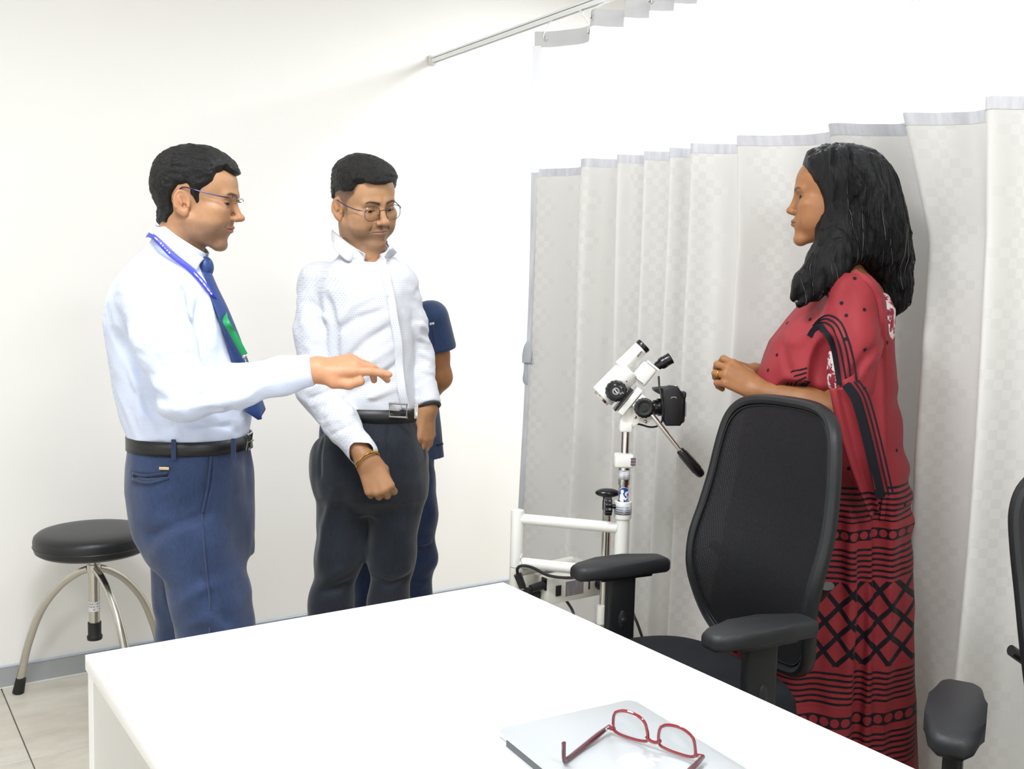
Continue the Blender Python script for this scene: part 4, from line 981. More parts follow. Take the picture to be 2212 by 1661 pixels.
def face_colors(V, tone, p):
    """albedo of the skin by place: lips, brows, stubble, redder ears and nose"""
    X = np.abs(V[:, 0]); y, z = V[:, 1], V[:, 2]; z = np.where(z < 0, z*p.get('low_z', 1.0), z); y = y+p.get('low_back', 0)*sstep(-.020, -.095, z)*sstep(.02, .06, y); t = np.array(srgb(tone)); C = np.tile(t, (len(V), 1))
    def bl(m, col, w=1.0): nonlocal C; C = C*(1-(m*w)[:, None])+np.array(srgb(col))*(m*w)[:, None]
    def gz(cx_, cy_, cz, rx, ry, rz): return np.exp(-(((X-cx_)/rx)**2+((y-cy_)/ry)**2+((z-cz)/rz)**2))
    red = gz(0, .11, -.025, .018, .02, .016)+gz(.08, -.01, 0, .012, .03, .04)+.5*gz(.045, .07, -.025, .02, .03, .02); bl(np.clip(red, 0, 1), p.get('blush', 'b06a4c'), .28)
    sock = gz(.0315, .09, .008, .019, .03, .013); bl(np.clip(sock, 0, 1), p.get('socket_col', '6e4632'), .40)  # skin tone darker around the eyes
    if p.get('beard', 0) > 0:
        jl = sstep(-.028, -.052, z+0.18*np.clip(X-.03, 0, 1))*sstep(-.020, .020, y+.25*X)*sstep(-.135, -.105, z)
        mus = np.exp(-(((z+.0440)/.0075)**2+(X/.027)**2))*(y > .06)
        lipm = np.exp(-(((z+.0565)/.0075)**2+(X/.022)**4))*(y > .07)
        nz = vnoise(V, 900, 3)*.25+.85
        bl(np.clip((jl*.9+mus)*(1-lipm)*nz, 0, 1), p.get('beard_col', '3a2c26'), p['beard'])
    lips = np.exp(-(((z+.0565)/.0078)**2+(X/.0205)**4))*(y > .075); bl(np.clip(lips, 0, 1), p.get('lip', '8a4a42'), .72)
    ml = np.exp(-(((z+.0566)/.0013)**2+(X/.0225)**6))*(y > .075); bl(np.clip(ml, 0, 1), '3a1512', .8)
    # brows: an arch
    bx = X; bzc = p.get('brow_z', .0275)+.0055*np.sin(np.clip((bx-.010)/.038, 0, 1)*2.2)-.0035*np.clip((bx-.038)/.012, 0, 1)
    bw = p.get('brow_w', .0036)*(1-.45*np.clip((bx-.012)/.036, 0, 1))
    brow = np.exp(-np.abs((z-bzc)/bw)**3)*sstep(.007, .012, bx)*sstep(.051, .044, bx)*(y > .05)
    bl(np.clip(brow, 0, 1), p.get('brow', '17110f'), .92)
    if 'scalp' in p:      # short hair at the sides and nape shows as dark skin
        m = p['scalp'](V); m = np.clip(m*(.9+.25*vnoise(V, 700, 8)), 0, 1); bl(m, p.get('scalp_col', '1c1614'), .93)
    rim = np.abs(np.sqrt(((X-.0318)/.0128)**2+((z-p.get('lid_z', .009))/p.get('lid_open', .0046))**2)-1.05)
    lash = np.exp(-(rim/.20)**2)*(y > .075)*(z > p.get('lid_z', .009)-.001); bl(np.clip(lash, 0, 1), '120c0a', .85)
    return C

EYEW = mat('eye_white', 'd9d2ca', 0.12); IRIS = mat('iris_brown', '1c0f09', 0.08)
def eyeballs(parent, M, look=(0, 0), gz_=0.0):
    for s in (-1, 1):
        c = Vector((s*.0315, .0765, .0095)); b = MB(); b.sphere(c, .0125, u=24, v=16); b.xf(M); e = b.build('eyeball', EYEW, parent)
        d = Vector((math.sin(look[0]), math.cos(look[0])*math.cos(look[1]), math.sin(look[1])))
        b = MB(); b.lathe([(0, .0131), (.003, .0130), (.0062, .0119), (.0068, .0110)], c, d, 20); b.xf(M); b.build('iris', IRIS, e)

def hair_shell(f, thick, h, lo, hi, extra=None):
    """hair as an offset of the head: thickness function (metres, negative = none)"""
    def fn(P):
        d = f(P, False, False)-thick(P)
        if extra is not None: d = extra(P, d)
        return d
    return surface(fn, lo, hi, h)
# ================================================================== body helpers
def poly_sd(u, v, poly):
    """signed distance to a 2-d polygon (negative inside)"""
    d = np.full(u.shape, 1e9, np.float32); s = np.ones(u.shape, np.float32); n = len(poly)
    for i in range(n):
        ax_, ay_ = poly[i]; bx_, by_ = poly[(i+1) % n]; ex, ey = bx_-ax_, by_-ay_; wx, wy = u-ax_, v-ay_
        t = np.clip((wx*ex+wy*ey)/(ex*ex+ey*ey+1e-12), 0, 1); d = np.minimum(d, (wx-ex*t)**2+(wy-ey*t)**2)
        c1 = v >= ay_; c2 = v < by_; c3 = ex*wy > ey*wx; s = np.where((c1 & c2 & c3) | (~c1 & ~c2 & ~c3), -s, s)
    return s*np.sqrt(d)

def hand_fn(wrist, R, curl, thumb, s=1.0, side=1, spread=0.06, lens=(.076, .084, .078, .062), thick=1.0):
    """R columns: across (towards the thumb), along the fingers, back of the hand. curl: four lists of joint angles (radians)"""
    w = np.asarray(wrist, np.float32); R = np.asarray(R, np.float32); parts = []
    to = lambda p: w+R@(np.asarray(p, np.float32)*s)
    kn = [(.029, .094, .003), (.0095, .098, .006), (-.0105, .094, .004), (-.0285, .085, -.001)]; bs = [(.017, .012, 0), (.006, .010, .002), (-.006, .010, .001), (-.017, .012, -.003)]
    rb = [(.0135, .0118), (.0135, .0120), (.0132, .0115), (.0125, .0105)]
    for k_, b_, r_ in zip(kn, bs, rb): parts.append((to(b_), to(k_), r_[0]*s*thick, r_[1]*s*thick))
    fing = []
    for i, (k_, c_) in enumerate(zip(kn, curl)):
        p = np.array(k_); L = lens[i]; ang = 0.0; sp = (1.5-i)*spread; rr = np.array([.0100, .0094, .0086, .0074])*(.92 if i == 3 else 1.0)
        ch = []
        for j, (fr_, a_) in enumerate(zip((.44, .31, .25), c_)):
            ang += a_; d = np.array([math.sin(sp)*math.cos(ang), math.cos(sp)*math.cos(ang), -math.sin(ang)]); q = p+d*L*fr_; ch.append((to(p), to(q), rr[j]*s*thick, rr[j+1]*s*thick)); p = q
        fing.append(ch)
    tp = [np.array(t) for t in thumb]; tr = [.0165, .0135, .0112, .0098, .0080]
    th = [(to(tp[i]), to(tp[i+1]), tr[i]*s, tr[i+1]*s) for i in range(len(tp)-1)]
    def f(P):
        d = None
        for a, b, ra, rb_ in parts:
            g = cone(P, a, b, ra, rb_); d = g if d is None else smin(d, g, .013*s)
        d = smin(d, ell((P-w)@R, (.018*s, .040*s, -.007*s), (.020*s, .032*s, .014*s)), .014*s)
        for ch in fing:
            g = None
            for a, b, ra, rb_ in ch:
                q = cone(P, a, b, ra, rb_); g = q if g is None else smin(g, q, .0025*s)
            d = smin(d, g, .0045*s)
        g = None
        for a, b, ra, rb_ in th:
            q = cone(P, a, b, ra, rb_); g = q if g is None else smin(g, q, .005*s)
        return smin(d, g, .009*s)
    return f, to, fing

def cloth_noise(P, amp, sc, seed, warp=0.0):
    q = P+warp*np.stack([vnoise(P, 9, seed+11), vnoise(P, 9, seed+12), vnoise(P, 9, seed+13)], -1)
    return amp*(vnoise(q, sc, seed)*.65+vnoise(q, np.asarray(sc)*2.1, seed+5)*.3)

def fold_set(P, folds):
    """folds: list of (polyline, width, amplitude) ridges (amp>0) or furrows (<0)"""
    s = np.zeros(len(P), np.float32)
    for pts, w, a in folds:
        d, t = polyd(P, pts); s += a*np.exp(-(d/w)**2)*np.sin(np.pi*np.clip(t*.96+.02, 0, 1))**.5
    return s

def detail(P, d, fn, band=.035):
    """adds fn(points) to d, only close to the surface"""
    m = np.abs(d) < band
    if m.any(): d = d.copy(); d[m] += fn(P[m])
    return d
def hit(F_, sd, px, py, off=.003, b0=-.45, b1=.3):
    """first point of a surface seen at a place of the view, lifted a little off it (person coordinates)"""
    q0, q1 = F_.L(px, py, b0), F_.L(px, py, b1); Q = (q0+(q1-q0)*np.linspace(0, 1, 300)[:, None]).astype(np.float32); v = sd(Q); i = int(np.argmax(v < 0))
    if v[i] >= 0: return Q[150].astype(float)
    q = Q[i]; e = .004; g = np.array([float(sd((q+A3(*dv))[None])[0]-sd((q-A3(*dv))[None])[0]) for dv in ((e, 0, 0), (0, e, 0), (0, 0, e))]); g /= np.linalg.norm(g)+1e-9
    return q.astype(float)-g*float(v[i])+g*off
def sdf_part(name, fn, lo, hi, h, m, parent, sm=0, colors=None, **kw):
    V, Q = surface(fn, lo, hi, h, **kw)
    if sm: V = smooth_mesh(V, Q, sm)
    C = colors(V) if colors is not None else None
    return mesh_obj(name, V, Q, m, parent, colors=C)

def collar_obj(name, c, R, rf, rb_, rs, ht_back, ht_front, leaf_back, leaf_front, gap, m, parent, flare=.010, tip=1.0, thick=.0016):
    """turned-down shirt collar: c centre of the neck seam (local), R head-like axes, radii to the front, back, side"""
    th = np.linspace(-math.pi+gap, math.pi-gap, 73); rows = []
    prof = [(0.0, 1.0), (.5, .985), (.9, .975), (1.0, .985), (.92, 1.02), (.6, 1.05), (.25, 1.09), (0.0, 1.13)]
    for (kind, i) in [('stand', j) for j in (0, .5, 1)]+[('leaf', j) for j in (0, .15, .4, .7, 1.0)]:
        r_ = []
        for t in th:
            u = abs(t)/math.pi; fx = math.cos(t+math.pi); rr = (rf if fx > 0 else rb_); H = ht_back+(ht_front-ht_back)*u**1.5; Lf = leaf_back+(leaf_front-leaf_back)*u**3*tip
            if kind == 'stand': k = 1.0-.02*i; z = H*i; o = 0.0
            else: k = .98; z = H-(Lf)*i+.002*math.sin(math.pi*min(1, i*3)); o = .0025+flare*i
            r_.append(c+R[:, 0]*(math.sin(t)*(rs*k+o))+R[:, 1]*(fx*(rr*k+o))+R[:, 2]*z)
        rows.append(r_)
    return grid_obj(name, np.array(rows), m, parent, thick=thick)

def mv(M4, V): return (np.asarray(M4)[:3, :3]@V.T).T+np.asarray(M4)[:3, 3]
def place_head(p, O, R, s, h=.0017, neck_lo=-.17, neck=None):
    if neck is not None: p['neck1'] = tuple((np.asarray(R, float).T@(np.asarray(neck, float)-np.asarray(O, float)))/s)
    """mesh of the head in person coordinates"""
    f = head_fn(p); V, Q = surface(lambda P: f(P, not p.get('no_ears')), (-.1, -.15, neck_lo), (.1, .14, .145), h)
    C = face_colors(V, p['tone'], p); W = (np.asarray(R)@(V*s).T).T+np.asarray(O); M = Matrix.Translation(Vector(O)) @ Matrix([list(r_) for r_ in np.asarray(R, float)]).to_4x4() @ Matrix.Scale(s, 4)
    return f, W.astype(np.float32), Q, C, M
def hair_cap(name, f, p, O, R, s, m, parent, h=.0018, lo=(-.105, -.135, -.09), hi=(.105, .13, .165)):
    poly, T = p['hairline'], p['hair_t']
    def thick(P):
        q = P+.004*np.stack([vnoise(P, 60, 1), vnoise(P, 60, 2), vnoise(P, 60, 3)], -1)
        sd = poly_sd(q[:, 1]+p.get('hl_x', 0.0)*np.abs(q[:, 0]), q[:, 2]-p.get('hl_xz', 0.0)*np.abs(q[:, 0]), poly); t = sstep(.002, -.014, sd)
        st = vnoise(P, p.get('hair_sc', (190, 60, 120)), 4)*.0022+vnoise(P, p.get('hair_sc2', (480, 120, 300)), 6)*.0009
        return T(P)*t+st*t-.0035
    V, Q = surface(lambda P: f(P, False, False)-thick(P), lo, hi, h)
    V = (np.asarray(R)@(V*s).T).T+np.asarray(O)
    return mesh_obj(name, V.astype(np.float32), Q, m, parent)
def tubes(name, curves, rad, m, parent, n=5):
    b = MB()
    for c in curves: b.tube(c, rad, n)
    return b.build(name, m, parent)

def seam(name, F_, sd, pts, w, m, parent, off=.0015, thick=.002, n=24, lift=.001):
    """a narrow strip of cloth following a surface along places of the view"""
    c = spline(np.array([hit(F_, sd, *q, off) for q in pts]), n); rows = []
    for i, p in enumerate(c):
        t = c[min(i+1, len(c)-1)]-c[max(i-1, 0)]; sd_ = np.cross(t, (0, -1, 0)); sd_ /= np.linalg.norm(sd_)+1e-9; rows.append([p-sd_*w/2, p+np.array([0, -lift, 0]), p+sd_*w/2])
    return grid_obj(name, np.array(rows), m, parent, thick=thick, smooth=lift > 0)

def folds_on(F_, sd, lst): return [([hit(F_, sd, *q, 0.0) for q in pts], w, a) for pts, w, a in lst]
# ================================================================== man with the lanyard (left)
def shirt_mat(name, base, ink, sx, sz, kind):
    k = N(name); o = k.obj(); x, y, z = k.sep(o)
    if kind == 'check':
        u = k.math('FRACT', k.math('MULTIPLY', z, sz)); a = k.math('LESS_THAN', u, 0.42)
        v = k.math('FRACT', k.math('MULTIPLY', k.math('ADD', x, k.math('MULTIPLY', y, 0.6)), sx)); c = k.math('LESS_THAN', v, 0.35)
        f = k.math('ADD', k.math('MULTIPLY', a, 0.55), k.math('MULTIPLY', c, 0.25))
    else:
        w = k.math('ADD', k.math('MULTIPLY', x, 0.94), k.math('MULTIPLY', y, 0.75))
        r = k.math('FLOOR', k.math('MULTIPLY', z, sz)); u = k.math('SUBTRACT', k.math('FRACT', k.math('MULTIPLY', z, sz)), 0.5)
        v = k.math('SUBTRACT', k.math('FRACT', k.math('ADD', k.math('MULTIPLY', w, sx), k.math('MULTIPLY', k.math('MODULO', r, 2.0), 0.5))), 0.5)
        d = k.math('ADD', k.math('MULTIPLY', u, u), k.math('MULTIPLY', v, v)); f = k.math('LESS_THAN', d, 0.04)
    c = k.mix(f, (*srgb(base), 1), (*srgb(ink), 1)); nz = k.noise(o, 26, 4, .6); nf = k.noise(o, 900, 2)
    k.P(col=c, rough=0.75, spec=0.25, sheen=0.15, normal=k.bump(k.math('ADD', nz, k.math('MULTIPLY', nf, .05)), 0.28, 0.010)); return k.m
def trouser_mat(name, c0, c1):
    k = N(name); o = k.obj(); nz = k.noise(k.mapping(o, (500, 500, 60)), 1.0, 2); big = k.noise(o, 14, 3)
    k.P(col=k.ramp(k.math('ADD', k.math('MULTIPLY', nz, .55), k.math('MULTIPLY', big, .45)), [(.3, srgb(c0)), (.7, srgb(c1))]), rough=0.72, spec=0.28, sheen=0.25, normal=k.bump(k.math('ADD', big, k.math('MULTIPLY', nz, .1)), .3, .008)); return k.m
LEATHER = mat('black_leather', '17181a', .36, 0, .5, bump=.2, bscale=500)

F1 = Frame(0.716, 2.422)
man1 = thing('person', 'man in light blue shirt, navy tie and lanyard gesturing with his outstretched hand', 'person', (0.716, 2.422, 0), YAW)
def P1(px, py, b=0.0): return F1.L(px, py, b)
SKIN1 = skin_mat('skin_warm', 'c08e68')
O1 = P1(422, 443, 0.0); R1 = rotm(math.radians(-90+2), math.radians(-4), 0); s1 = 0.97
hl1 = [(.13, .083), (.098, .076), (.078, .083), (.066, .072), (.060, .052), (.050, .036), (.034, .024), (.031, -.002), (.022, -.014), (.012, .008), (-.004, .032), (-.024, .030), (-.035, .005), (-.034, -.030), (-.048, -.058), (-.2, -.068), (-.2, .3), (.13, .3)]
p1 = dict(tone='ae8462', beard=.58, beard_col='5c483c', jaw=1.0, nose=1.02, full=.001, lid_open=.0036, lid_z=.0078, brow_w=.0046, neck0=(0, -.030, -.045), neck1=(0, -.040, -.150), neck_r=.054, chin=.95, low_back=.010, low_z=1.09,
          hairline=hl1, hair_t=lambda P: .0115+.009*sstep(.05, .12, P[:, 2]), hl_xz=.10, lip='9a5a4c', open=.002)
f1, hV, hQ, hC, hM = place_head(p1, O1, R1, s1, neck=P1(388, 545))
# arm and hand of the gesture
S1, E1, W1 = P1(318, 632, -.175), P1(396, 855, -.235), P1(672, 799, -.215)
fw = (W1-E1)/np.linalg.norm(W1-E1); hd1 = np.array([.985, .10, .14]); hd1 /= np.linalg.norm(hd1)
bk = np.array([-.25, -.55, .80]); bk -= hd1*(bk@hd1); bk /= np.linalg.norm(bk); ac = np.cross(hd1, bk)
Rh1 = np.stack([ac, hd1, bk], -1)
if (ac@np.array([0, 0, 1])) < -9: Rh1[:, 0] *= -1
hf1, to1, _ = hand_fn(W1+hd1*.002, Rh1, [(.10, .15, .10), (.38, .42, .25), (.62, .60, .35), (.80, .70, .4)], [(.012, .018, -.006), (.034, .045, -.016), (.044, .078, -.020), (.046, .104, -.014)], 1.0)
def arm_skin1(P): return smin(hf1(P), cone(P, W1-fw*.10, W1+hd1*.012, .031, .0265), .02)
aV, aQ = surface(arm_skin1, W1-A3(.13, .09, .10), W1+A3(.24, .09, .10), .0020)
def core1(P):
    d = loft(P, np.array([.80, .95, 1.20, 1.36, 1.44]), np.array([-.0, .0, -.03, -.05, -.05]), np.zeros(5), np.array([.08, .10, .10, .07, .05]), np.array([.12, .13, .14, .12, .05]))
    d = smin(d, np.minimum(chain(P, [P1(424, 1170, -.085), P1(464, 1340, -.085), A3(.06, -.09, .06)], [.07, .06, .035]), chain(P, [P1(410, 1170, .085), P1(412, 1340, .085), A3(-.075, .09, .06)], [.07, .06, .035])), .03)
    return smin(smin(d, chain(P, [S1, E1, W1-fw*.06], [.045, .04, .03]), .03), cone(P, O1+A3(-.03, 0, -.10), A3(-.03, 0, 1.25), .042, .05), .03)
cV, cQ = surface(core1, (-.25, -.33, .08), (.35, .20, 1.55), .012)
bV, bQ = merge([(hV, hQ), (aV, aQ), (cV, cQ)]); tn = np.array(srgb('c1906b'))
aC = np.tile(np.array(srgb('c48f6c')), (len(aV), 1)); cC = np.tile(tn, (len(cV), 1))
body1 = mesh_obj('body', bV, bQ, SKIN1, man1, colors=np.vstack([hC, aC, cC])); eyeballs(man1, hM, (.35, -.15))
HAIR = hair_mat('black_hair_short'); hair_cap('hair', f1, p1, O1, R1, s1, HAIR, man1)

# shirt
rows1 = [(945, 289, 531, .150), (900, 276, 537, .155), (850, 263, 534, .158), (800, 252, 527, .162), (750, 243, 507, .168), (700, 240, 492, .176), (650, 244, 472, .165), (615, 254, 458, .142), (590, 270, 448, .110), (565, 292, 440, .082), (545, 312, 434, .064), (525, 330, 430, .054), (510, 336, 426, .050)]
zz1, cx1, rx1, ry1 = [], [], [], []
for (py, xb, xf, ry) in rows1:
    a, b_ = P1(xb, py), P1(xf, py); zz1.append((a[2]+b_[2])/2); cx1.append((a[0]+b_[0])/2); rx1.append((b_[0]-a[0])/2); ry1.append(ry)
zz1, cx1, rx1, ry1 = [np.array(v) for v in (zz1, cx1, rx1, ry1)]
shf1_px = [([(250, 720), (300, 800), (360, 870)], .016, -.010), ([(430, 650), (425, 700), (434, 760)], .010, -.010), ([(440, 600), (455, 680), (460, 760)], .014, .005),
        ([(300, 640), (340, 620), (390, 615)], .010, .006), ([(330, 690), (370, 665), (420, 690)], .011, .007), ([(345, 760), (400, 750), (432, 770)], .009, .006),
        ([(395, 830), (430, 800), (470, 800)], .009, -.008), ([(420, 850), (460, 815), (520, 808)], .008, .007), ([(500, 860), (560, 820), (610, 800)], .009, -.006), ([(400, 880), (470, 870), (540, 850)], .010, .006),
        ([(300, 900), (380, 880), (460, 900)], .012, .006), ([(340, 930), (400, 915), (500, 920)], .010, -.006), ([(290, 840), (340, 900), (360, 940)], .012, -.007), ([(480, 840), (500, 890), (515, 935)], .010, -.006), ([(270, 760), (300, 850), (310, 930)], .010, .005)]
shf1 = []
def shirt1(P):
    d = loft(P, zz1, cx1, 0*cx1, rx1, ry1, 2.25, .012)
    for s in (-1, 1): d = smin(d, ell(P, P1(322, 648, s*.150), (.070, .056, .066)), .05)
    mid = S1*.5+E1*.5+A3(.005, -.01, 0)
    arm = chain(P, [S1+A3(0, .01, .0), mid, E1, E1*.62+W1*.38+A3(0, 0, -.004), E1*.25+W1*.75, W1-fw*.010], [.068, .063, .054, .0455, .0395, .0365], .03)
    arm = detail(P, arm, lambda q: -cloth_noise(q, .0075, (20, 20, 26), 3, .02)*sstep(.0, .1, W1[0]-q[:, 0]))
    arm = smax(arm, (P-W1)@fw.astype(np.float32)-.004, .004)
    Sl, El, Wl = P1(332, 632, .185), P1(372, 850, .235), P1(445, 965, .20)
    arm2 = chain(P, [Sl, El, Wl], [.066, .055, .036], .03)
    d = detail(P, d, lambda q: -cloth_noise(q, .0075, (14, 16, 9), 1, .03))
    d = smin(d, arm, .016); d = smin(d, arm2, .02)
    d = detail(P, d, lambda q: -1.9*fold_set(q, shf1))
    nk = cone(P, P1(392, 528), O1+A3(-.03, 0, .06), .050, .054)
    return np.maximum(d, -nk)
shf1 = folds_on(F1, shirt1, shf1_px)
SH1 = shirt_mat('blue_check_shirt', 'e6ecfb', 'bccdf2', 330, 330, 'check')
sdf_part('shirt', shirt1, (-.27, -.33, P1(400, 955)[2]), (.34, .33, 1.52), .0037, SH1, man1, sm=1)
b = MB(); b.tube([W1-fw*.040+np.array(v)*.0 for v in (0, 1)], .01, 4); b.bm.free()
# cuff seam
ca = np.cross(fw, [0, 1, 0]); ca /= np.linalg.norm(ca); cb = np.cross(fw, ca)
b = MB(); b.tube([Vector(W1-fw*.062+(ca*math.cos(t)+cb*math.sin(t))*.0388) for t in np.linspace(0, 2*math.pi, 29)[:-1]], .0011, 5, closed=True); b.build('cuff_seam', SH1, man1)
# collar, standing on the neck and leaning forward
SHC = mat('shirt_collar_blue', 'e2eafb', .7, 0, .25, bump=.2, bscale=700)
cR = rotm(math.radians(-90), math.radians(-30), 0)
cc1 = P1(384, 540, 0.0)
collar_obj('collar', cc1, cR.astype(float), .064, .056, .060, .040, .028, .020, .014, .10, SHC, man1, flare=.006)
la_sd = lambda q: np.minimum(shirt1(q), cone(q, cc1+cR[:, 2]*.0, cc1+cR[:, 2]*.03, .078, .066))
for sg in (1, -1):
    A_ = spline(np.array([P1(*q, b_*sg) for q, b_ in (((335, 486), .0), ((364, 501), -.052), ((400, 527), -.066), ((425, 547), -.054), ((441, 559), -.030))]), 24)
    B_ = [hit(F1, la_sd, *q, .005) for q in ((324, 505), (350, 521), (380, 549), (403, 574), (421, 587))]
    B_ = spline(np.array([q*np.array([1, sg, 1]) for q in B_]), 24)
    grid_obj('collar_leaf', np.array([[a+(c-a)*t+np.array([0, -sg*.005*math.sin(math.pi*t), .002*math.sin(math.pi*t)]) for t in np.linspace(0, 1, 8)] for a, c in zip(A_, B_)]), SHC, man1, thick=.002)
# tie: knot and blade hanging clear of the belly
TIE = None
k = N('navy_silk_tie'); o_ = k.obj(); _, _, zt_ = k.sep(o_); ln = k.math('LESS_THAN', k.math('FRACT', k.math('MULTIPLY', zt_, 260.0)), .45)
k.P(col=k.mix(ln, (*srgb('1f3566'), 1), (*srgb('2f4a86'), 1)), rough=.42, spec=.45); TIE = k.m
tk = P1(440, 572, -.012)
b = MB(); b.sphere(Vector(tk)+Vector((.004, 0, -.006)), .023, (.85, 1.0, 1.15)); knot = b.build('tie_knot', TIE, man1)
ctr = spline(np.array([P1(440, 590, -.02), P1(453, 625, -.03), P1(474, 672, -.035), P1(496, 730, -.035), P1(514, 785, -.03), P1(530, 830, -.02), P1(542, 870, -.01), P1(553, 908, -.005)]), 50); hw = np.interp(np.linspace(0, 1, len(ctr)), [0, .12, .6, .93, 1.0], [.017, .020, .030, .037, .002])
rows = []
for i, (c_, w_) in enumerate(zip(ctr, hw)):
    tg = ctr[min(i+1, len(ctr)-1)]-ctr[max(i-1, 0)]; nn = np.array([tg[2], 0, -tg[0]]); nn = -nn/np.linalg.norm(nn); tw = .45
    rows.append([c_+nn*(.010+.004*(1-(t*t)))+np.array([math.sin(tw)*t*w_*.9-abs(t)*.004, math.cos(tw)*t*w_, 0]) for t in np.linspace(-1, 1, 11)])
grid_obj('tie', np.array(rows), TIE, man1, thick=.003)
# lanyard: blue ribbon round the collar, green lower half
LBLU = mat('lanyard_blue', '4b4fd0', .5); LGRN = mat('lanyard_green', '1f9b57', .5)
def ribbon(name, pts, w, m, out=(0, -1, 0), n=60, tw=0.0):
    c = spline(np.array(pts), n); rows = []; o = np.array(out, float)
    for i, p in enumerate(c):
        t = c[min(i+1, len(c)-1)]-c[max(i-1, 0)]; t /= np.linalg.norm(t)+1e-9; a = tw*i/len(c); oo = o*math.cos(a)+np.array([1., 0, 0])*math.sin(a); sd = np.cross(t, oo); sd /= np.linalg.norm(sd)+1e-9; rows.append([p-sd*w/2, p, p+sd*w/2])
    return grid_obj(name, np.array(rows), m, man1, thick=.0012)
la_pts = [P1(318, 509, .05), P1(320, 507, -.01)]+[hit(F1, la_sd, *q, .009) for q in ((340, 520), (372, 549), (402, 581), (426, 608), (448, 634), (466, 660), (477, 678))]
ribbon('lanyard', la_pts, .0120, LBLU, (-.25, -1, .35))
la2 = [la_pts[-1], P1(488, 694, -.095), P1(502, 718, -.085), P1(516, 744, -.075), P1(528, 766, -.065)]
ribbon('lanyard', la2, .016, LGRN, (-.1, -1, .2)); ribbon('lanyard', [P1(450, 600, .07), P1(490, 690, .05), P1(527, 766, -.005)], .014, LGRN, (-.3, 1, .2))
b = MB(); b.sphere(P1(528, 770, -.065), .006).tube([Vector(P1(528, 772, -.065)), Vector(P1(533, 786, -.065))], .0016, 6); b.build('lanyard_clip', STEEL, man1)
# white print on the ribbon
bl = MB(); c = spline(np.array(la_pts), 60)
for i in list(range(16, 24))+list(range(36, 50)):
    bl.box(c[i]+np.array([0.001, -.0025, .0006]), (.0032 if i % 3 else .0015, .0012, .0052 if i % 2 else .0036), Matrix.Rotation(-.72, 3, 'Y'))
bl.build('lanyard_print', mat('print_pale', 'c8caf5', .5), man1)['kind'] = 'stuff'
# trousers
TR1 = trouser_mat('navy_suiting', '22304e', '33456b')
rt = [(925, 294, 528, .142), (960, 288, 533, .150), (1000, 285, 536, .158), (1050, 286, 539, .163), (1100, 295, 540, .165), (1150, 308, 541, .160), (1200, 325, 541, .150)]
zt, ct, rxt, ryt = [], [], [], []
for (py, xb, xf, ry) in rt:
    a, b_ = P1(xb, py), P1(xf, py); zt.append((a[2]+b_[2])/2); ct.append((a[0]+b_[0])/2); rxt.append((b_[0]-a[0])/2); ryt.append(ry)
zt, ct, rxt, ryt = [np.array(v)[::-1] for v in (zt, ct, rxt, ryt)]
trf1_px = [([(395, 1300), (440, 1270), (520, 1240)], .014, .007), ([(410, 1350), (450, 1335), (500, 1370)], .012, .008), ([(430, 1240), (470, 1310), (500, 1360)], .012, -.008),
        ([(330, 1200), (400, 1150), (480, 1120)], .016, .005), ([(320, 1160), (390, 1130), (450, 1110)], .012, -.005), ([(455, 970), (452, 1040), (437, 1105)], .0055, -.006), ([(462, 970), (459, 1040), (444, 1105)], .006, .004), ([(288, 1024), (320, 1030), (363, 1026)], .004, -.009), ([(288, 1030), (320, 1037), (363, 1032)], .005, .005)]
trf1 = []
def trou1(P):
    d = loft(P, zt, ct, 0*ct, rxt, ryt, 2.3, .01)
    n1 = chain(P, [P1(424, 1170, -.085), P1(458, 1290, -.085), P1(470, 1380, -.085), A3(.055, -.09, .30), A3(.06, -.09, .07)], [.098, .083, .077, .068, .062], .05)
    n2 = chain(P, [P1(410, 1170, .085), P1(415, 1290, .085), P1(410, 1390, .085), A3(-.055, .09, .30), A3(-.075, .09, .07)], [.100, .086, .078, .070, .062], .05)
    d = smin(d, n1, .03); d = smin(d, n2, .03); d = smax(d, P[:, 2]-P1(400, 948)[2], .004)
    return detail(P, d, lambda q: -cloth_noise(q, .0100, (13, 13, 9), 7, .03)-1.5*fold_set(q, trf1))
trf1 = folds_on(F1, trou1, trf1_px)
sdf_part('trousers', trou1, (-.30, -.27, .02), (.30, .27, 1.02), .0045, TR1, man1, sm=1)
seam('pocket_welt', F1, trou1, [(289, 1022), (320, 1026), (364, 1021)], .006, TR1, man1, .003)
seam('pocket_slit', F1, trou1, [(290, 1028), (322, 1033), (364, 1027)], .008, mat('pocket_slit_shade', '10151f', .9), man1, .0015)  # dark strip stands in for the shade inside the pocket slit
seam('pocket_welt', F1, trou1, [(289, 1034), (322, 1041), (364, 1033)], .005, TR1, man1, .003)
seam('side_pocket', F1, trou1, [(456, 968), (455, 1010), (448, 1060), (437, 1108)], .006, TR1, man1, .0045)
seam('side_seam', F1, trou1, [(437, 1108), (440, 1160), (446, 1230), (452, 1300), (455, 1380)], .003, TR1, man1, .002)
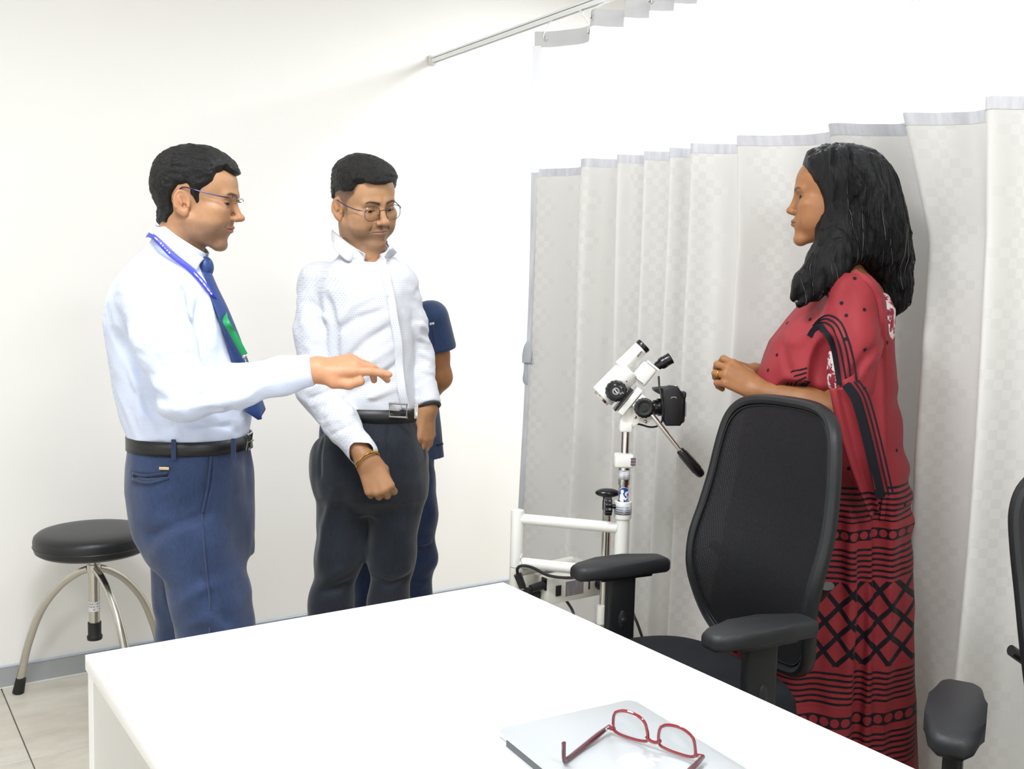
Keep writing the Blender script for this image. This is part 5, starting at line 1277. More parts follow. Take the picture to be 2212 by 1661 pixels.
# belt
zb = P1(410, 950)[2]
th = np.linspace(0, 2*math.pi, 90); a0, a1 = P1(289, 948)[0], P1(534, 948)[0]
rows = [[((a0+a1)/2+((a1-a0)/2+.002)*np.sign(math.cos(t))*abs(math.cos(t))**(.87), (.153)*np.sign(math.sin(t))*abs(math.sin(t))**.87, zb+dz) for t in th] for dz in (-.0165, 0, .0165)]
grid_obj('belt', np.array(rows), LEATHER, man1, thick=.004)
b = MB(); q = Vector((a1+.006, 0, zb)); b.tube([q+Vector((0, -.022, -.018)), q+Vector((0, .022, -.018)), q+Vector((0, .022, .018)), q+Vector((0, -.022, .018))], .0028, 8, closed=True); b.tube([q+Vector((.001, -.022, 0)), q+Vector((.003, .022, 0))], .0018, 8); b.build('belt_buckle', STEEL, man1)
for (px, bb) in ((376, -.155), (505, -.12)):
    c_ = P1(px, 950, bb); b = MB(); b.box((c_[0], c_[1]-.003, zb+.001), (.011, .006, .048), bevel=.002); b.build('belt_loop', TR1, man1)
b = MB(); c_ = P1(356, 1011, -.158); b.box((c_[0], c_[1]-.004, c_[2]), (.023, .003, .007), bevel=.0008); b.build('pocket_badge', mat('pale_gold', 'd9c79a', .25, 1.0), man1)
for (x, y, a) in ((.075, -.09, 0), (-.06, .09, .15)):
    b = MB(); b.sphere((0, 0, 0), 1, (.145, .048, .045)); b.box((.0, 0, -.038), (.27, .088, .016), bevel=.006); b.xf(Matrix.Translation((x+.055, y, .048)) @ Matrix.Rotation(a, 4, 'Z'))
    for v in b.bm.verts: v.co.z = max(v.co.z, .002)
    b.build('shoe', LEATHER, man1)
# spectacles: half-rim with thin dark temples
def spectacles(parent, M, rimmed, wire, col_t, lens_w=.026, lens_h=.0175, y0=.108, z0=.006, rr=.0009, tilt=.12):
    g = bpy.data.objects.new('spectacles', None); link(g, parent)
    def Q(x, y, z): return M @ Vector((x, y, z))
    for s in (-1, 1):
        pts = [Q(s*(.034+lens_w*math.copysign(abs(math.cos(t))**.8, math.cos(t))), y0-.10*(abs(.034+lens_w*math.cos(t)*1)-.02)*.35-(math.sin(t)*lens_h)*-tilt, z0+lens_h*math.copysign(abs(math.sin(t))**.8, math.sin(t))) for t in np.linspace(0, 2*math.pi, 37)[:-1]]
        bb = bmesh.new(); vs = [bb.verts.new(p) for p in pts]; bb.faces.new(vs); bm_obj('lens', bb, LENS, parent)
        b = MB()
        if rimmed: b.tube(pts, rr, 6, closed=True)
        else: b.tube(pts[4:15], rr, 6)
        b.build('rim', wire, parent)
        b = MB(); b.tube([Q(s*.0595, y0-.006, z0+.008), Q(s*.0665, y0-.012, z0+.009), Q(s*.0735, y0-.03, z0+.010), Q(s*.0825, .03, z0+.016), Q(s*.0805, -.004, z0+.022), Q(s*.0750, -.02, z0+.014), Q(s*.072, -.034, z0-.01)], [rr*1.1, rr*1.6, rr*1.6, rr*1.5, rr*1.6, rr*1.9, rr*1.6], 7, smooth=5); b.build('temple', col_t, parent)
    b = MB(); b.tube([Q(-.0095, y0-.001, z0+.006), Q(0, y0+.003, z0+.009), Q(.0095, y0-.001, z0+.006)], rr, 6, smooth=5)
    for s in (-1, 1): b.tube([Q(s*.009, y0-.002, z0), Q(s*.008, y0-.010, z0-.004)], rr*.7, 5); b.sphere(Q(s*.0085, y0-.012, z0-.006), .0028, (.6, 1, 1.4), u=10, v=8)
    b.build('bridge', wire, parent); bpy.data.objects.remove(g)
spectacles(man1, hM, False, mat('gunmetal', '2b2f3a', .25, .9), mat('temple_blue_steel', '2a3050', .25, .7), .027, .0155, .103, .013)
# ================================================================== man with round spectacles (centre)
_w = atd(790, 900, 2.77)
F2 = Frame(round(float(_w[0]), 3), round(float(_w[1]), 3))
man2 = thing('person', 'man in pale dotted shirt and round spectacles looking down, one hand in his pocket', 'person', (F2.o[0], F2.o[1], 0), YAW)
def P2(px, py, b=0.0): return F2.L(px, py, b)
def scalp2(V):
    sd = poly_sd(V[:, 1], V[:, 2], [(.068, .08), (.060, .050), (.044, .034), (.030, .020), (.028, -.020), (.019, -.020), (.012, .010), (-.004, .034), (-.024, .030), (-.034, .0), (-.038, -.045), (-.2, -.055), (-.2, .3), (.068, .3)])
    return sstep(.002, -.006, sd)*(.55+.45*sstep(.02, .06, V[:, 2]))
hl2 = [(.14, .079), (.094, .078), (.080, .084), (.066, .078), (.058, .060), (.040, .050), (.0, .048), (-.03, .040), (-.05, .005), (-.2, -.01), (-.2, .3), (.14, .3)]
p2 = dict(tone='b98f6b', low_z=1.09, beard=.62, beard_col='4a3a32', jaw=1.04, nose=1.05, nose_w=1.12, lid_open=.0028, lid_z=.0060, brow_w=.0050, neck_r=.057, full=.003, scalp=scalp2, scalp_col='241d1a',
          neck0=(0, -.030, -.045), neck1=(0, -.055, -.150), hairline=hl2, hair_t=lambda P: .010+.013*sstep(.05, .12, P[:, 2])+.004*sstep(.02, .09, P[:, 1]), lip='a06a5e', ear_out=.003, hair_sc=(120, 120, 160), hair_sc2=(260, 500, 400))
YB = math.radians(180+34); YH = math.radians(180+41)
O2 = P2(785, 448, .0); R2 = rotm(YH, math.radians(-13), math.radians(8)); s2 = .965
f2, hV, hQ, hC, hM2 = place_head(p2, O2, R2, s2, neck=P2(786, 556, .01))
BR2 = rotm(YB, 0, 0).astype(float); bx2, by2 = BR2[:, 0], BR2[:, 1]      # body right-hand side, body forward
# image-left arm = his right arm
Sr, Er, Wr = P2(692, 612, .03), P2(688, 842, -.07), P2(788, 986, -.205)
Sl, El, Wl = P2(858, 612, .0), P2(898, 770, .04), P2(924, 872, -.02)
fr2 = (Wr-Er)/np.linalg.norm(Wr-Er); fl2 = (Wl-El)/np.linalg.norm(Wl-El)
# right hand: loose fist, knuckles towards the view
hd = np.array([.45, -.20, -.87]); hd /= np.linalg.norm(hd); bk = np.array([.10, -.98, .15]); bk -= hd*(bk@hd); bk /= np.linalg.norm(bk); ac = np.cross(hd, bk)
if ac[0] < 0: ac = -ac
hfr, _, _ = hand_fn(Wr+hd*.004, np.stack([ac, hd, bk], -1), [(1.05, 1.45, .9), (1.15, 1.5, .9), (1.2, 1.5, .9), (1.25, 1.5, .9)], [(.014, .018, -.006), (.030, .046, -.020), (.026, .078, -.034), (.010, .094, -.046)], .98, thick=1.05)
# left hand going into the pocket
hd_ = np.array([-.05, -.12, -.99]); hd_ /= np.linalg.norm(hd_); bk_ = np.array([.75, -.6, 0.]); bk_ -= hd_*(bk_@hd_); bk_ /= np.linalg.norm(bk_); ac_ = np.cross(hd_, bk_)
hfl, _, _ = hand_fn(Wl+hd_*.002, np.stack([ac_, hd_, bk_], -1), [(.3, .4, .3)]*4, [(.012, .018, -.006), (.030, .050, -.012), (.034, .080, -.02), (.034, .100, -.02)], .98)
def arms2(P): return np.minimum(smin(hfr(P), cone(P, Wr-fr2*.08, Wr+hd*.012, .030, .026), .02), smin(hfl(P), cone(P, Wl-fl2*.06, Wl+hd_*.012, .030, .027), .02))
a1V, a1Q = surface(arms2, Wr-A3(.09, .10, .17), Wr+A3(.13, .09, .08), .0022)
a2V, a2Q = surface(arms2, Wl-A3(.08, .10, .20), Wl+A3(.08, .10, .08), .0022)
def core2(P):
    d = loft(P, np.array([.85, .95, 1.20, 1.36, 1.44]), np.array([0., 0, .0, .01, .01]), np.zeros(5), np.array([.10, .10, .10, .09, .05]), np.array([.07, .08, .08, .07, .05]))
    d = smin(d, np.minimum(chain(P, [P2(744, 1090), P2(731, 1200), P2(715, 1300), A3(-.115, 0, .30), A3(-.125, .0, .06)], [.05, .036, .034, .03, .03]), chain(P, [P2(860, 1090), P2(849, 1200, -.01), P2(839, 1300, -.01), A3(.075, 0, .30), A3(.08, .0, .06)], [.05, .036, .032, .03, .03])), .02)
    d = smin(smin(d, chain(P, [Sr, Er, Wr-fr2*.04], [.04, .035, .028]), .03), chain(P, [Sl, El, Wl-fl2*.04], [.04, .035, .028]), .03)
    return smin(d, cone(P, O2+A3(-.01, .04, -.09), A3(.01, .02, 1.28), .045, .055), .03)
cV, cQ = surface(core2, (-.30, -.25, .08), (.30, .25, 1.56), .012)
bV, bQ = merge([(hV, hQ), (a1V, a1Q), (a2V, a2Q), (cV, cQ)]); tn = np.array(srgb('a87c58')); oc = lambda V: np.tile(tn, (len(V), 1))
mesh_obj('body', bV, bQ, skin_mat('skin_tan', 'c59770'), man2, colors=np.vstack([hC, oc(a1V), oc(a2V), oc(cV)])); eyeballs(man2, hM2, (0, -.55))
hair_cap('hair', f2, p2, O2, R2, s2, hair_mat('black_hair_combed', '060606', '221f1e', (300, 900, 500)), man2)
# shirt: rows give left and right outline of the trunk without the arms
rows2 = [(892, 716, 905, .118), (850, 712, 902, .122), (800, 706, 898, .125), (740, 700, 893, .128), (680, 694, 890, .130), (630, 690, 884, .125), (600, 694, 876, .112), (580, 706, 866, .094), (562, 724, 852, .076), (545, 738, 838, .062), (528, 748, 828, .054)]
zz2, cx2, rx2, ry2 = [], [], [], []
for (py, xa, xb, ry) in rows2:
    a, b_ = P2(xa, py), P2(xb, py); zz2.append((a[2]+b_[2])/2); cx2.append((a[0]+b_[0])/2); rx2.append((b_[0]-a[0])/2); ry2.append(ry)
zz2, cx2, rx2, ry2 = [np.array(v) for v in (zz2, cx2, rx2, ry2)]
shf2_px = [([(705, 640), (722, 700), (726, 790)], .012, -.012), ([(726, 700), (760, 660), (800, 640)], .011, .006), ([(726, 720), (770, 690), (830, 670)], .010, -.006), ([(730, 800), (790, 740), (850, 700)], .012, -.007), ([(735, 830), (800, 780), (860, 740)], .011, .007), ([(745, 860), (810, 820), (865, 780)], .010, -.007), ([(750, 880), (820, 850), (870, 830)], .010, .006),
        ([(660, 700), (690, 680), (712, 690)], .009, .005), ([(665, 650), (690, 670), (705, 720)], .009, -.006),
        ([(665, 845), (690, 830), (725, 815)], .006, .008), ([(668, 862), (700, 850), (735, 835)], .006, -.007), ([(672, 876), (705, 868), (740, 855)], .006, .007),
        ([(700, 915), (735, 905), (760, 890)], .006, .005), ([(715, 940), (750, 925), (770, 915)], .006, -.004), ([(905, 700), (915, 705), (925, 715)], .006, .006), ([(903, 725), (915, 735), (928, 740)], .006, .007), ([(905, 760), (915, 765), (930, 775)], .006, .007), ([(903, 795), (918, 800), (932, 805)], .006, .007)]
shf2 = []
def shirt2(P):
    d = loft(P, zz2, cx2, 0*cx2, rx2, ry2, 2.3, .012)
    d = smin(d, ell(P, P2(694, 618, .03), (.058, .062, .068)), .045); d = smin(d, ell(P, P2(856, 614, .0), (.048, .060, .066)), .045)
    mr = Sr*.5+Er*.5+A3(-.004, .0, 0)
    ar = chain(P, [Sr, mr, Er, Er*.5+Wr*.5, Wr-fr2*.006], [.062, .0600, .0545, .0440, .0365], .03)
    al = chain(P, [Sl, Sl*.45+El*.55, El, Wl-fl2*.002], [.058, .050, .0440, .0355], .03)
    d = detail(P, d, lambda q: -cloth_noise(q, .0065, (15, 15, 13), 21, .03))
    ar = detail(P, ar, lambda q: -cloth_noise(q, .0065, (22, 22, 26), 22, .02)); al = detail(P, al, lambda q: -cloth_noise(q, .0060, (22, 22, 40), 23, .02))
    ar = smax(ar, (P-Wr)@fr2.astype(np.float32)-.011, .003); al = smax(al, (P-Wl)@fl2.astype(np.float32)-.004, .003)
    d = smin(d, ar, .012); d = smin(d, al, .010)
    d = detail(P, d, lambda q: -1.8*fold_set(q, shf2))
    nk = cone(P, P2(790, 540, -.01), O2+A3(.0, .03, .05), .050, .056)
    vo = cone(P, P2(806, 540, -.07), P2(818, 578, -.10), .022, .006)            # open neck
    op = cone(P, P2(814, 580, -.105), P2(800, 515, -.05), .008, .066)
    return smax(smax(np.maximum(d, -nk), -vo, .006), -op, .006)
shf2 = folds_on(F2, shirt2, shf2_px)
SH2 = shirt_mat('dotted_shirt', 'd9dbe1', 'c2c6d3', 160, 160, 'dot')
sdf_part('shirt', shirt2, (-.25, -.22, min(Wr[2]-.03, P2(780, 900)[2])), (.26, .20, 1.50), .0036, SH2, man2, sm=1)
# trim the trunk below the belt is hidden by the trousers; collar
SHC2 = mat('shirt_collar_white', 'd9dbe1', .7, 0, .25, bump=.2, bscale=700); cc2 = P2(783, 548, .0); cR2 = rotm(math.radians(180+34), math.radians(-22), 0).astype(float)
collar_obj('collar', cc2, cR2, .066, .060, .064, .036, .020, .030, .012, .36, SHC2, man2, flare=.008)
def leaf(fold, fb, bot):
    A_ = spline(np.array([P2(*q, b_) for q, b_ in zip(fold, fb)]), 20); B_ = spline(np.array([hit(F2, shirt2, *q, .005) for q in bot]), 20)
    return grid_obj('collar_leaf', np.array([[a+(c-a)*t+np.array([0, -.007*math.sin(math.pi*t), .003*math.sin(math.pi*t)]) for t in np.linspace(0, 1, 8)] for a, c in zip(A_, B_)]), SHC2, man2, thick=.002)
leaf([(717, 497), (733, 510), (758, 529), (786, 548)], (.035, -.02, -.055, -.088), [(714, 520), (730, 546), (757, 568), (788, 551)])
leaf([(842, 527), (838, 538), (830, 554)], (-.045, -.07, -.092), [(858, 545), (848, 556), (832, 562)])
pl = [hit(F2, shirt2, *q, .0015) for q in ((822, 585), (828, 615), (836, 650), (842, 690), (850, 740), (853, 790), (858, 840), (868, 885))]
rows = [[p+np.array([dx, 0, 0])*1.0+np.array([0, -.001*(1-abs(i-2)/2), 0]) for i, dx in enumerate((-.001, .003, .010, .018, .022))] for p in spline(np.array(pl), 40)]
grid_obj('placket', np.array(rows), SH2, man2, thick=.0025)
for (px, py) in ((832, 640), (847, 705), (855, 775), (862, 845)):
    c_ = hit(F2, shirt2, px+6, py, .004); b = MB(); b.lathe([(0, .0015), (.0045, .0012), (.0052, 0), (0, -.001)], c_, tuple(by2), 14); b.build('button', mat('button_pearl', 'cfd2da', .3), man2)
# belt and trousers
TR2 = trouser_mat('dark_charcoal_suiting', '131820', '232a36')
rt2 = [(872, 724, 900, .112), (900, 714, 908, .122), (940, 700, 918, .132), (985, 688, 926, .138), (1030, 684, 926, .132), (1070, 692, 918, .105), (1100, 720, 890, .060)]
zt, ct, rxt, ryt = [], [], [], []
for (py, xb, xf, ry) in rt2:
    a, b_ = P2(xb, py), P2(xf, py); zt.append((a[2]+b_[2])/2); ct.append((a[0]+b_[0])/2); rxt.append((b_[0]-a[0])/2); ryt.append(ry)
zt2, ct2, rxt2, ryt2 = [np.array(v)[::-1] for v in (zt, ct, rxt, ryt)]
trf2_px = [([(840, 920), (838, 960), (836, 1010)], .005, -.006), ([(722, 1060), (700, 1140), (690, 1220)], .014, .006), ([(700, 1250), (730, 1235), (760, 1220)], .012, .008), ([(695, 1280), (730, 1270), (755, 1255)], .010, -.008), ([(800, 1232), (840, 1240), (885, 1228)], .009, .009), ([(800, 1250), (840, 1262), (880, 1245)], .009, -.008), ([(895, 900), (915, 940), (926, 985)], .005, -.006), ([(890, 905), (910, 945), (920, 990)], .007, .005), ([(700, 940), (692, 990), (692, 1030)], .006, -.005)]
trf2 = []
def trou2(P):
    d = loft(P, zt2, ct2, 0*ct2, rxt2, ryt2, 2.3, .01)
    d = smin(d, ell(P, P2(692, 1000, .0), (.022, .06, .06)), .05)               # bulging side pocket
    r_ = chain(P, [P2(744, 1060, .0), P2(731, 1200, .0), P2(715, 1300, .0), A3(-.115, .0, .30), A3(-.125, .0, .06)], [.080, .060, .054, .052, .052], .04)
    l_ = chain(P, [P2(860, 1060, .0), P2(849, 1200, -.01), P2(839, 1300, -.01), A3(.075, .0, .30), A3(.08, .0, .06)], [.080, .058, .050, .050, .052], .04)
    d = smin(d, r_, .03); d = smin(d, l_, .03); d = smax(d, P[:, 2]-P2(800, 884)[2], .004)
    return detail(P, d, lambda q: -cloth_noise(q, .0065, (14, 14, 9), 27, .03)-1.6*fold_set(q, trf2))
trf2 = folds_on(F2, trou2, trf2_px)
sdf_part('trousers', trou2, (-.25, -.22, .02), (.25, .22, P2(800, 866)[2]+.01), .0045, TR2, man2, sm=1)
def oval_band(name, px0, px1, py, dz, ry, m, parent, L, grow=.003, thick=.004, ex=.87):
    a, b_ = L(px0, py), L(px1, py); c_, rx = (a[0]+b_[0])/2, (b_[0]-a[0])/2+grow; z = (a[2]+b_[2])/2; t_ = np.linspace(0, 2*math.pi, 90)
    return grid_obj(name, np.array([[(c_+rx*np.sign(math.cos(t))*abs(math.cos(t))**ex, (ry+grow)*np.sign(math.sin(t))*abs(math.sin(t))**ex, z+d) for t in t_] for d in (-dz, 0, dz)]), m, parent, thick=thick)
oval_band('belt', 717, 908, 888, .0175, .120, LEATHER, man2, P2)
bc = hit(F2, lambda q: shirt2(q)-.012, 858, 886, .012); q = Vector(bc); ux = Vector((.92, -.28, 0)); uz = Vector((0, 0, 1))
b = MB(); b.tube([q-ux*.028-uz*.018, q+ux*.024-uz*.018, q+ux*.024+uz*.018, q-ux*.028+uz*.018], .0036, 8, closed=True); b.tube([q-ux*.028, q+ux*.002], .0026, 8); b.build('belt_buckle', STEEL, man2)
b = MB(); b.box(q+ux*.052, (.010, .010, .038), bevel=.002); b.build('belt_keeper', STEEL, man2)
# gold bangle, ring, watch strap
def ring_at(name, c, ax_, r_, w_, m, parent, flat=1.0):
    ax_ = Vector(ax_).normalized(); u_ = ax_.orthogonal().normalized(); v_ = ax_.cross(u_)
    return MB().tube([Vector(c)+(u_*math.cos(t)+v_*math.sin(t))*r_ for t in np.linspace(0, 2*math.pi, 33)[:-1]], w_, 8, closed=True, flat=flat).build(name, m, parent)
GOLD = mat('gold', 'c79a45', .25, 1.0)
ring_at('bangle', Wr+fr2*.016, fr2, .0325, .0032, GOLD, man2)
ring_at('watch_strap', Wl+fl2*.010, fl2, .0310, .0050, BKM, man2)
for (x, y) in ((-.13, -.06), (.085, -.07)):
    b = MB(); b.sphere((0, 0, 0), 1, (.048, .14, .045)); b.box((0, 0, -.038), (.088, .27, .016), bevel=.006); b.xf(Matrix.Translation((x, y, .048)) @ Matrix.Rotation(math.radians(30), 4, 'Z'))
    for v in b.bm.verts: v.co.z = max(v.co.z, .002)
    b.build('shoe', LEATHER, man2)
spectacles(man2, hM2, True, mat('rim_gunmetal', '6b6460', .2, .9), mat('temple_blue', '3a4166', .25, .6), .0235, .0205, .103, .003, .0009, .10)
# ================================================================== person in scrubs, mostly behind the man in the dotted shirt
_w = atd(815, 900, 3.18)
F4 = Frame(round(float(_w[0]), 3), round(float(_w[1]), 3))
pers4 = thing('person', 'person in navy scrubs standing behind the man in the dotted shirt, face hidden', 'person', (F4.o[0], F4.o[1], 0), YAW)
def P4(px, py, b=0.0): return F4.L(px, py, b)
O4 = P4(789, 572, .02); R4 = rotm(math.radians(180+10), -.1, 0); s4 = .86
hl4 = [(.13, .085), (.088, .082), (.062, .06), (.04, .03), (.025, .0), (.0, .0), (-.03, -.02), (-.045, -.06), (-.2, -.065), (-.2, .3), (.13, .3)]
p4 = dict(tone='a97a52', fem=1.0, jaw=.92, neck_r=.047, hairline=hl4, hair_t=lambda P: .014+0*P[:, 0])
f4, hV, hQ, hC, hM4 = place_head(p4, O4, R4, s4, h=.0030, neck=P4(815, 660, .02))
Sa, Ea, Wa = P4(928, 690, .0), P4(950, 815, .03), P4(900, 890, .13); Sb, Eb, Wb = P4(702, 690, .0), P4(690, 815, .03), P4(740, 890, .13)
LEG4 = ([P4(880, 1000), P4(900, 1110), P4(902, 1200), P4(895, 1290), A3(.11, .0, .06)], [P4(752, 1000), P4(768, 1110), P4(778, 1200), P4(795, 1290), A3(-.03, .02, .06)])
def core4(P):
    d = loft(P, np.array([.80, .95, 1.10, 1.22, 1.30, 1.33]), np.zeros(6), np.full(6, .01), np.array([.11, .12, .11, .13, .09, .05]), np.array([.07, .08, .08, .08, .06, .05]))
    for (S_, E_, W_) in ((Sa, Ea, Wa), (Sb, Eb, Wb)): d = smin(d, chain(P, [S_, S_*.4+E_*.6, E_, W_], [.045, .042, .038, .026], .02), .02); d = smin(d, ell(P, W_+A3(0, .02, -.05), (.035, .02, .06)), .02)
    for pts in LEG4: d = smin(d, chain(P, pts, [.05, .04, .034, .03, .03]), .02)
    return smin(d, cone(P, O4+A3(0, .02, -.06), A3(0, .02, 1.28), .042, .05), .02)
cV, cQ = surface(core4, (-.30, -.16, .03), (.30, .26, 1.46), .0062)
bV, bQ = merge([(hV, hQ), (cV, cQ)]); mesh_obj('body', bV, bQ, skin_mat('skin_medium', 'a97a52'), pers4, colors=np.vstack([hC, np.tile(np.array(srgb('a5734c')), (len(cV), 1))])); eyeballs(pers4, hM4)
hair_cap('hair', f4, p4, O4, R4, s4, HAIR, pers4, h=.0030)
SCR = trouser_mat('navy_scrub_cotton', '1f3050', '2c4168')
def top4(P):
    rows = [(985, 690, 958, .125), (930, 692, 952, .125), (860, 700, 944, .122), (780, 706, 938, .122), (720, 704, 940, .118), (690, 712, 932, .105), (672, 740, 906, .085), (658, 765, 875, .070)]
    zz, c_, r_, y_ = [], [], [], []
    for (py, xa, xb, ry) in rows: a, b_ = P4(xa, py), P4(xb, py); zz.append(a[2]); c_.append((a[0]+b_[0])/2); r_.append((b_[0]-a[0])/2); y_.append(ry)
    d = loft(P, np.array(zz), np.array(c_), np.zeros(8), np.array(r_), np.array(y_), 2.4, .01)
    for (S_, E_) in ((Sa, Ea), (Sb, Eb)):
        ax_ = (E_-S_)/np.linalg.norm(E_-S_); sl_ = cone(P, S_, S_+ax_*.13, .062, .068); sl_ = smax(sl_, (P-S_)@ax_.astype(np.float32)-.098, .004); d = smin(d, sl_, .02)
    d = np.maximum(d, -cone(P, P4(815, 690, -.13), P4(815, 650, .0), .02, .06))
    return detail(P, d, lambda q: -cloth_noise(q, .007, (14, 14, 8), 71, .03))
sdf_part('scrub_top', top4, (-.30, -.18, P4(815, 985)[2]), (.30, .18, 1.34), .0050, SCR, pers4, sm=1)
def pants4(P):
    d = ell(P, P4(818, 985), (.165, .115, .13))
    for pts in LEG4: d = smin(d, chain(P, pts, [.090, .066, .055, .052, .050], .04), .03)
    return detail(P, d, lambda q: -cloth_noise(q, .009, (14, 14, 12), 75, .03)-fold_set(q, [([P4(890, 1165, -.05), P4(915, 1172, -.06), P4(935, 1168, -.04)], .010, .010), ([P4(885, 1180, -.05), P4(912, 1186, -.06), P4(930, 1180, -.04)], .009, -.008), ([P4(880, 1262, -.05), P4(905, 1270, -.06), P4(925, 1262, -.04)], .009, .008)]))
sdf_part('scrub_trousers', pants4, (-.30, -.18, .02), (.30, .18, P4(815, 900)[2]), .0055, trouser_mat('navy_scrub_cotton_dark', '1a2742', '25365a'), pers4, sm=1)
seam('pocket_edge', F4, top4, [(925, 965), (942, 962), (957, 958)], .006, SCR, pers4, .002); seam('chest_seam', F4, top4, [(934, 700), (938, 740), (938, 780)], .004, SCR, pers4, .002)
b = MB(); rs4 = random.Random(4)
for i in range(9):
    c_ = hit(F4, top4, 906+i*3.4+(3 if i > 5 else 0), 703-i*.6, .002); b.box(c_, (.0036, .0012, rs4.choice((.0075, .009, .0065))), bevel=0)
b.build('chest_embroidery', mat('thread_white', 'e8eaf0', .6), pers4)['kind'] = 'stuff'
for (x, a) in ((.12, .1), (-.03, -.1)):
    b = MB(); b.sphere((0, 0, 0), 1, (.045, .125, .042)); b.box((0, 0, -.036), (.08, .24, .014), bevel=.005); b.xf(Matrix.Translation((x, -.05, .046)) @ Matrix.Rotation(a, 4, 'Z'))
    for v in b.bm.verts: v.co.z = max(v.co.z, .002)
    b.build('shoe', mat('shoe_white', 'c9cbd0', .5), pers4)
# ================================================================== woman in the sari (right)
_w = atd(1830, 900, 2.36)
F3 = Frame(round(float(_w[0]), 3), round(float(_w[1]), 3))
woman = thing('person', 'woman with long black hair in a red sari standing by the curtain', 'person', (F3.o[0], F3.o[1], 0), YAW)
def P3(px, py, b=0.0): return F3.L(px, py, b)
O3 = P3(1803, 440, .0); R3 = rotm(math.radians(90-13), math.radians(2), 0); s3 = .925
hl3 = [(.093, .30), (.093, .092), (.088, .080), (.068, .048), (.044, .004), (.026, -.050), (.028, -.10), (.028, -.2), (-.3, -.2), (-.3, .3)]
p3 = dict(tone='a17049', no_ears=True, fem=1.0, jaw=.90, nose=.91, nose_w=1.05, chin=.9, lid_open=.0050, brow_w=.0034, neck_r=.046, blush='9a5c3c', socket_col='6a4330', lip='7c443a', low_z=1.07, full=.003,
          hairline=hl3, hair_t=lambda P: .017+.006*sstep(.06, .12, P[:, 2]))
f3, hV, hQ, hC, hM3 = place_head(p3, O3, R3, s3, neck=P3(1822, 600, .0))
TN3 = np.array(srgb('9c6c46'))
# arms: near (left) one with hand on the other
Es, Ws = P3(1826, 892, -.125), P3(1640, 846, -.055); Ef, Wf = P3(1790, 880, .16), P3(1632, 806, .105)
fn3 = (Ws-Es)/np.linalg.norm(Ws-Es); ff3 = (Wf-Ef)/np.linalg.norm(Wf-Ef)
def frame_of(hd, bk, flip=None):
    hd = np.array(hd, float); hd /= np.linalg.norm(hd); bk = np.array(bk, float); bk -= hd*(bk@hd); bk /= np.linalg.norm(bk); ac = np.cross(hd, bk)
    if flip is not None and ac@np.array(flip) < 0: ac = -ac
    return np.stack([ac, hd, bk], -1), hd
Rn, hdn = frame_of((-.80, .22, .46), (-.25, -.80, .50), (0, .5, 1))
hfn, ton, fgn = hand_fn(Ws+hdn*.0, Rn, [(.55, .95, .5), (.62, 1.05, .6), (.70, 1.10, .6), (.85, 1.10, .6)], [(.014, .018, -.006), (.036, .042, -.020), (.044, .066, -.034), (.038, .086, -.044)], .90, spread=.10)
Rf, hdf = frame_of((-.86, -.30, .22), (-.10, .10, 1.0), (0, -1, 0))
hff, _, _ = hand_fn(Wf, Rf, [(.75, 1.0, .5), (.8, 1.1, .6), (.85, 1.1, .6), (.9, 1.1, .6)], [(.014, .018, -.006), (.034, .044, -.014), (.046, .068, -.020), (.050, .088, -.024)], .88)
def skin3(P):
    d = smin(hfn(P), chain(P, [Es, Es*.55+Ws*.45, Ws], [.040, .0365, .0245], .02), .018)
    return np.minimum(d, smin(hff(P), chain(P, [Ef, Wf], [.036, .0245]), .018))
aV, aQ = surface(skin3, (P3(1525, 850, -.1)[0]-.02, -.27, P3(1700, 930)[2]), (P3(1850, 850)[0]+.05, .24, P3(1600, 740)[2]), .0020)
def core3(P):
    d = loft(P, np.array([.80, .95, 1.05, 1.20, 1.30, 1.37, 1.40]), np.array([-.05, -.05, -.05, -.04, -.005, .01, .01]), np.zeros(7), np.array([.10, .11, .10, .095, .07, .05, .04]), np.array([.12, .13, .12, .13, .14, .10, .05]))
    d = smin(d, chain(P, [P3(1838, 640, -.12), Es], [.042, .038]), .03); d = smin(d, chain(P, [P3(1815, 640, .14), Ef], [.042, .036]), .03)
    d = smin(d, np.minimum(cone(P, A3(-.04, -.08, .80), A3(-.04, -.08, .06), .07, .03), cone(P, A3(-.04, .08, .80), A3(-.04, .08, .06), .07, .03)), .03)
    return smin(d, cone(P, O3+A3(.01, 0, -.06), P3(1832, 640), .042, .06), .04)
cV, cQ = surface(core3, (-.25, -.28, .03), (.22, .26, 1.50), .010)
bV, bQ = merge([(hV, hQ), (aV, aQ), (cV, cQ)])
mesh_obj('body', bV, bQ, skin_mat('skin_brown', 'a9764c'), woman, colors=np.vstack([hC, np.tile(TN3*1.02, (len(aV), 1)), np.tile(TN3, (len(cV), 1))])); eyeballs(woman, hM3, (-.5, .0))
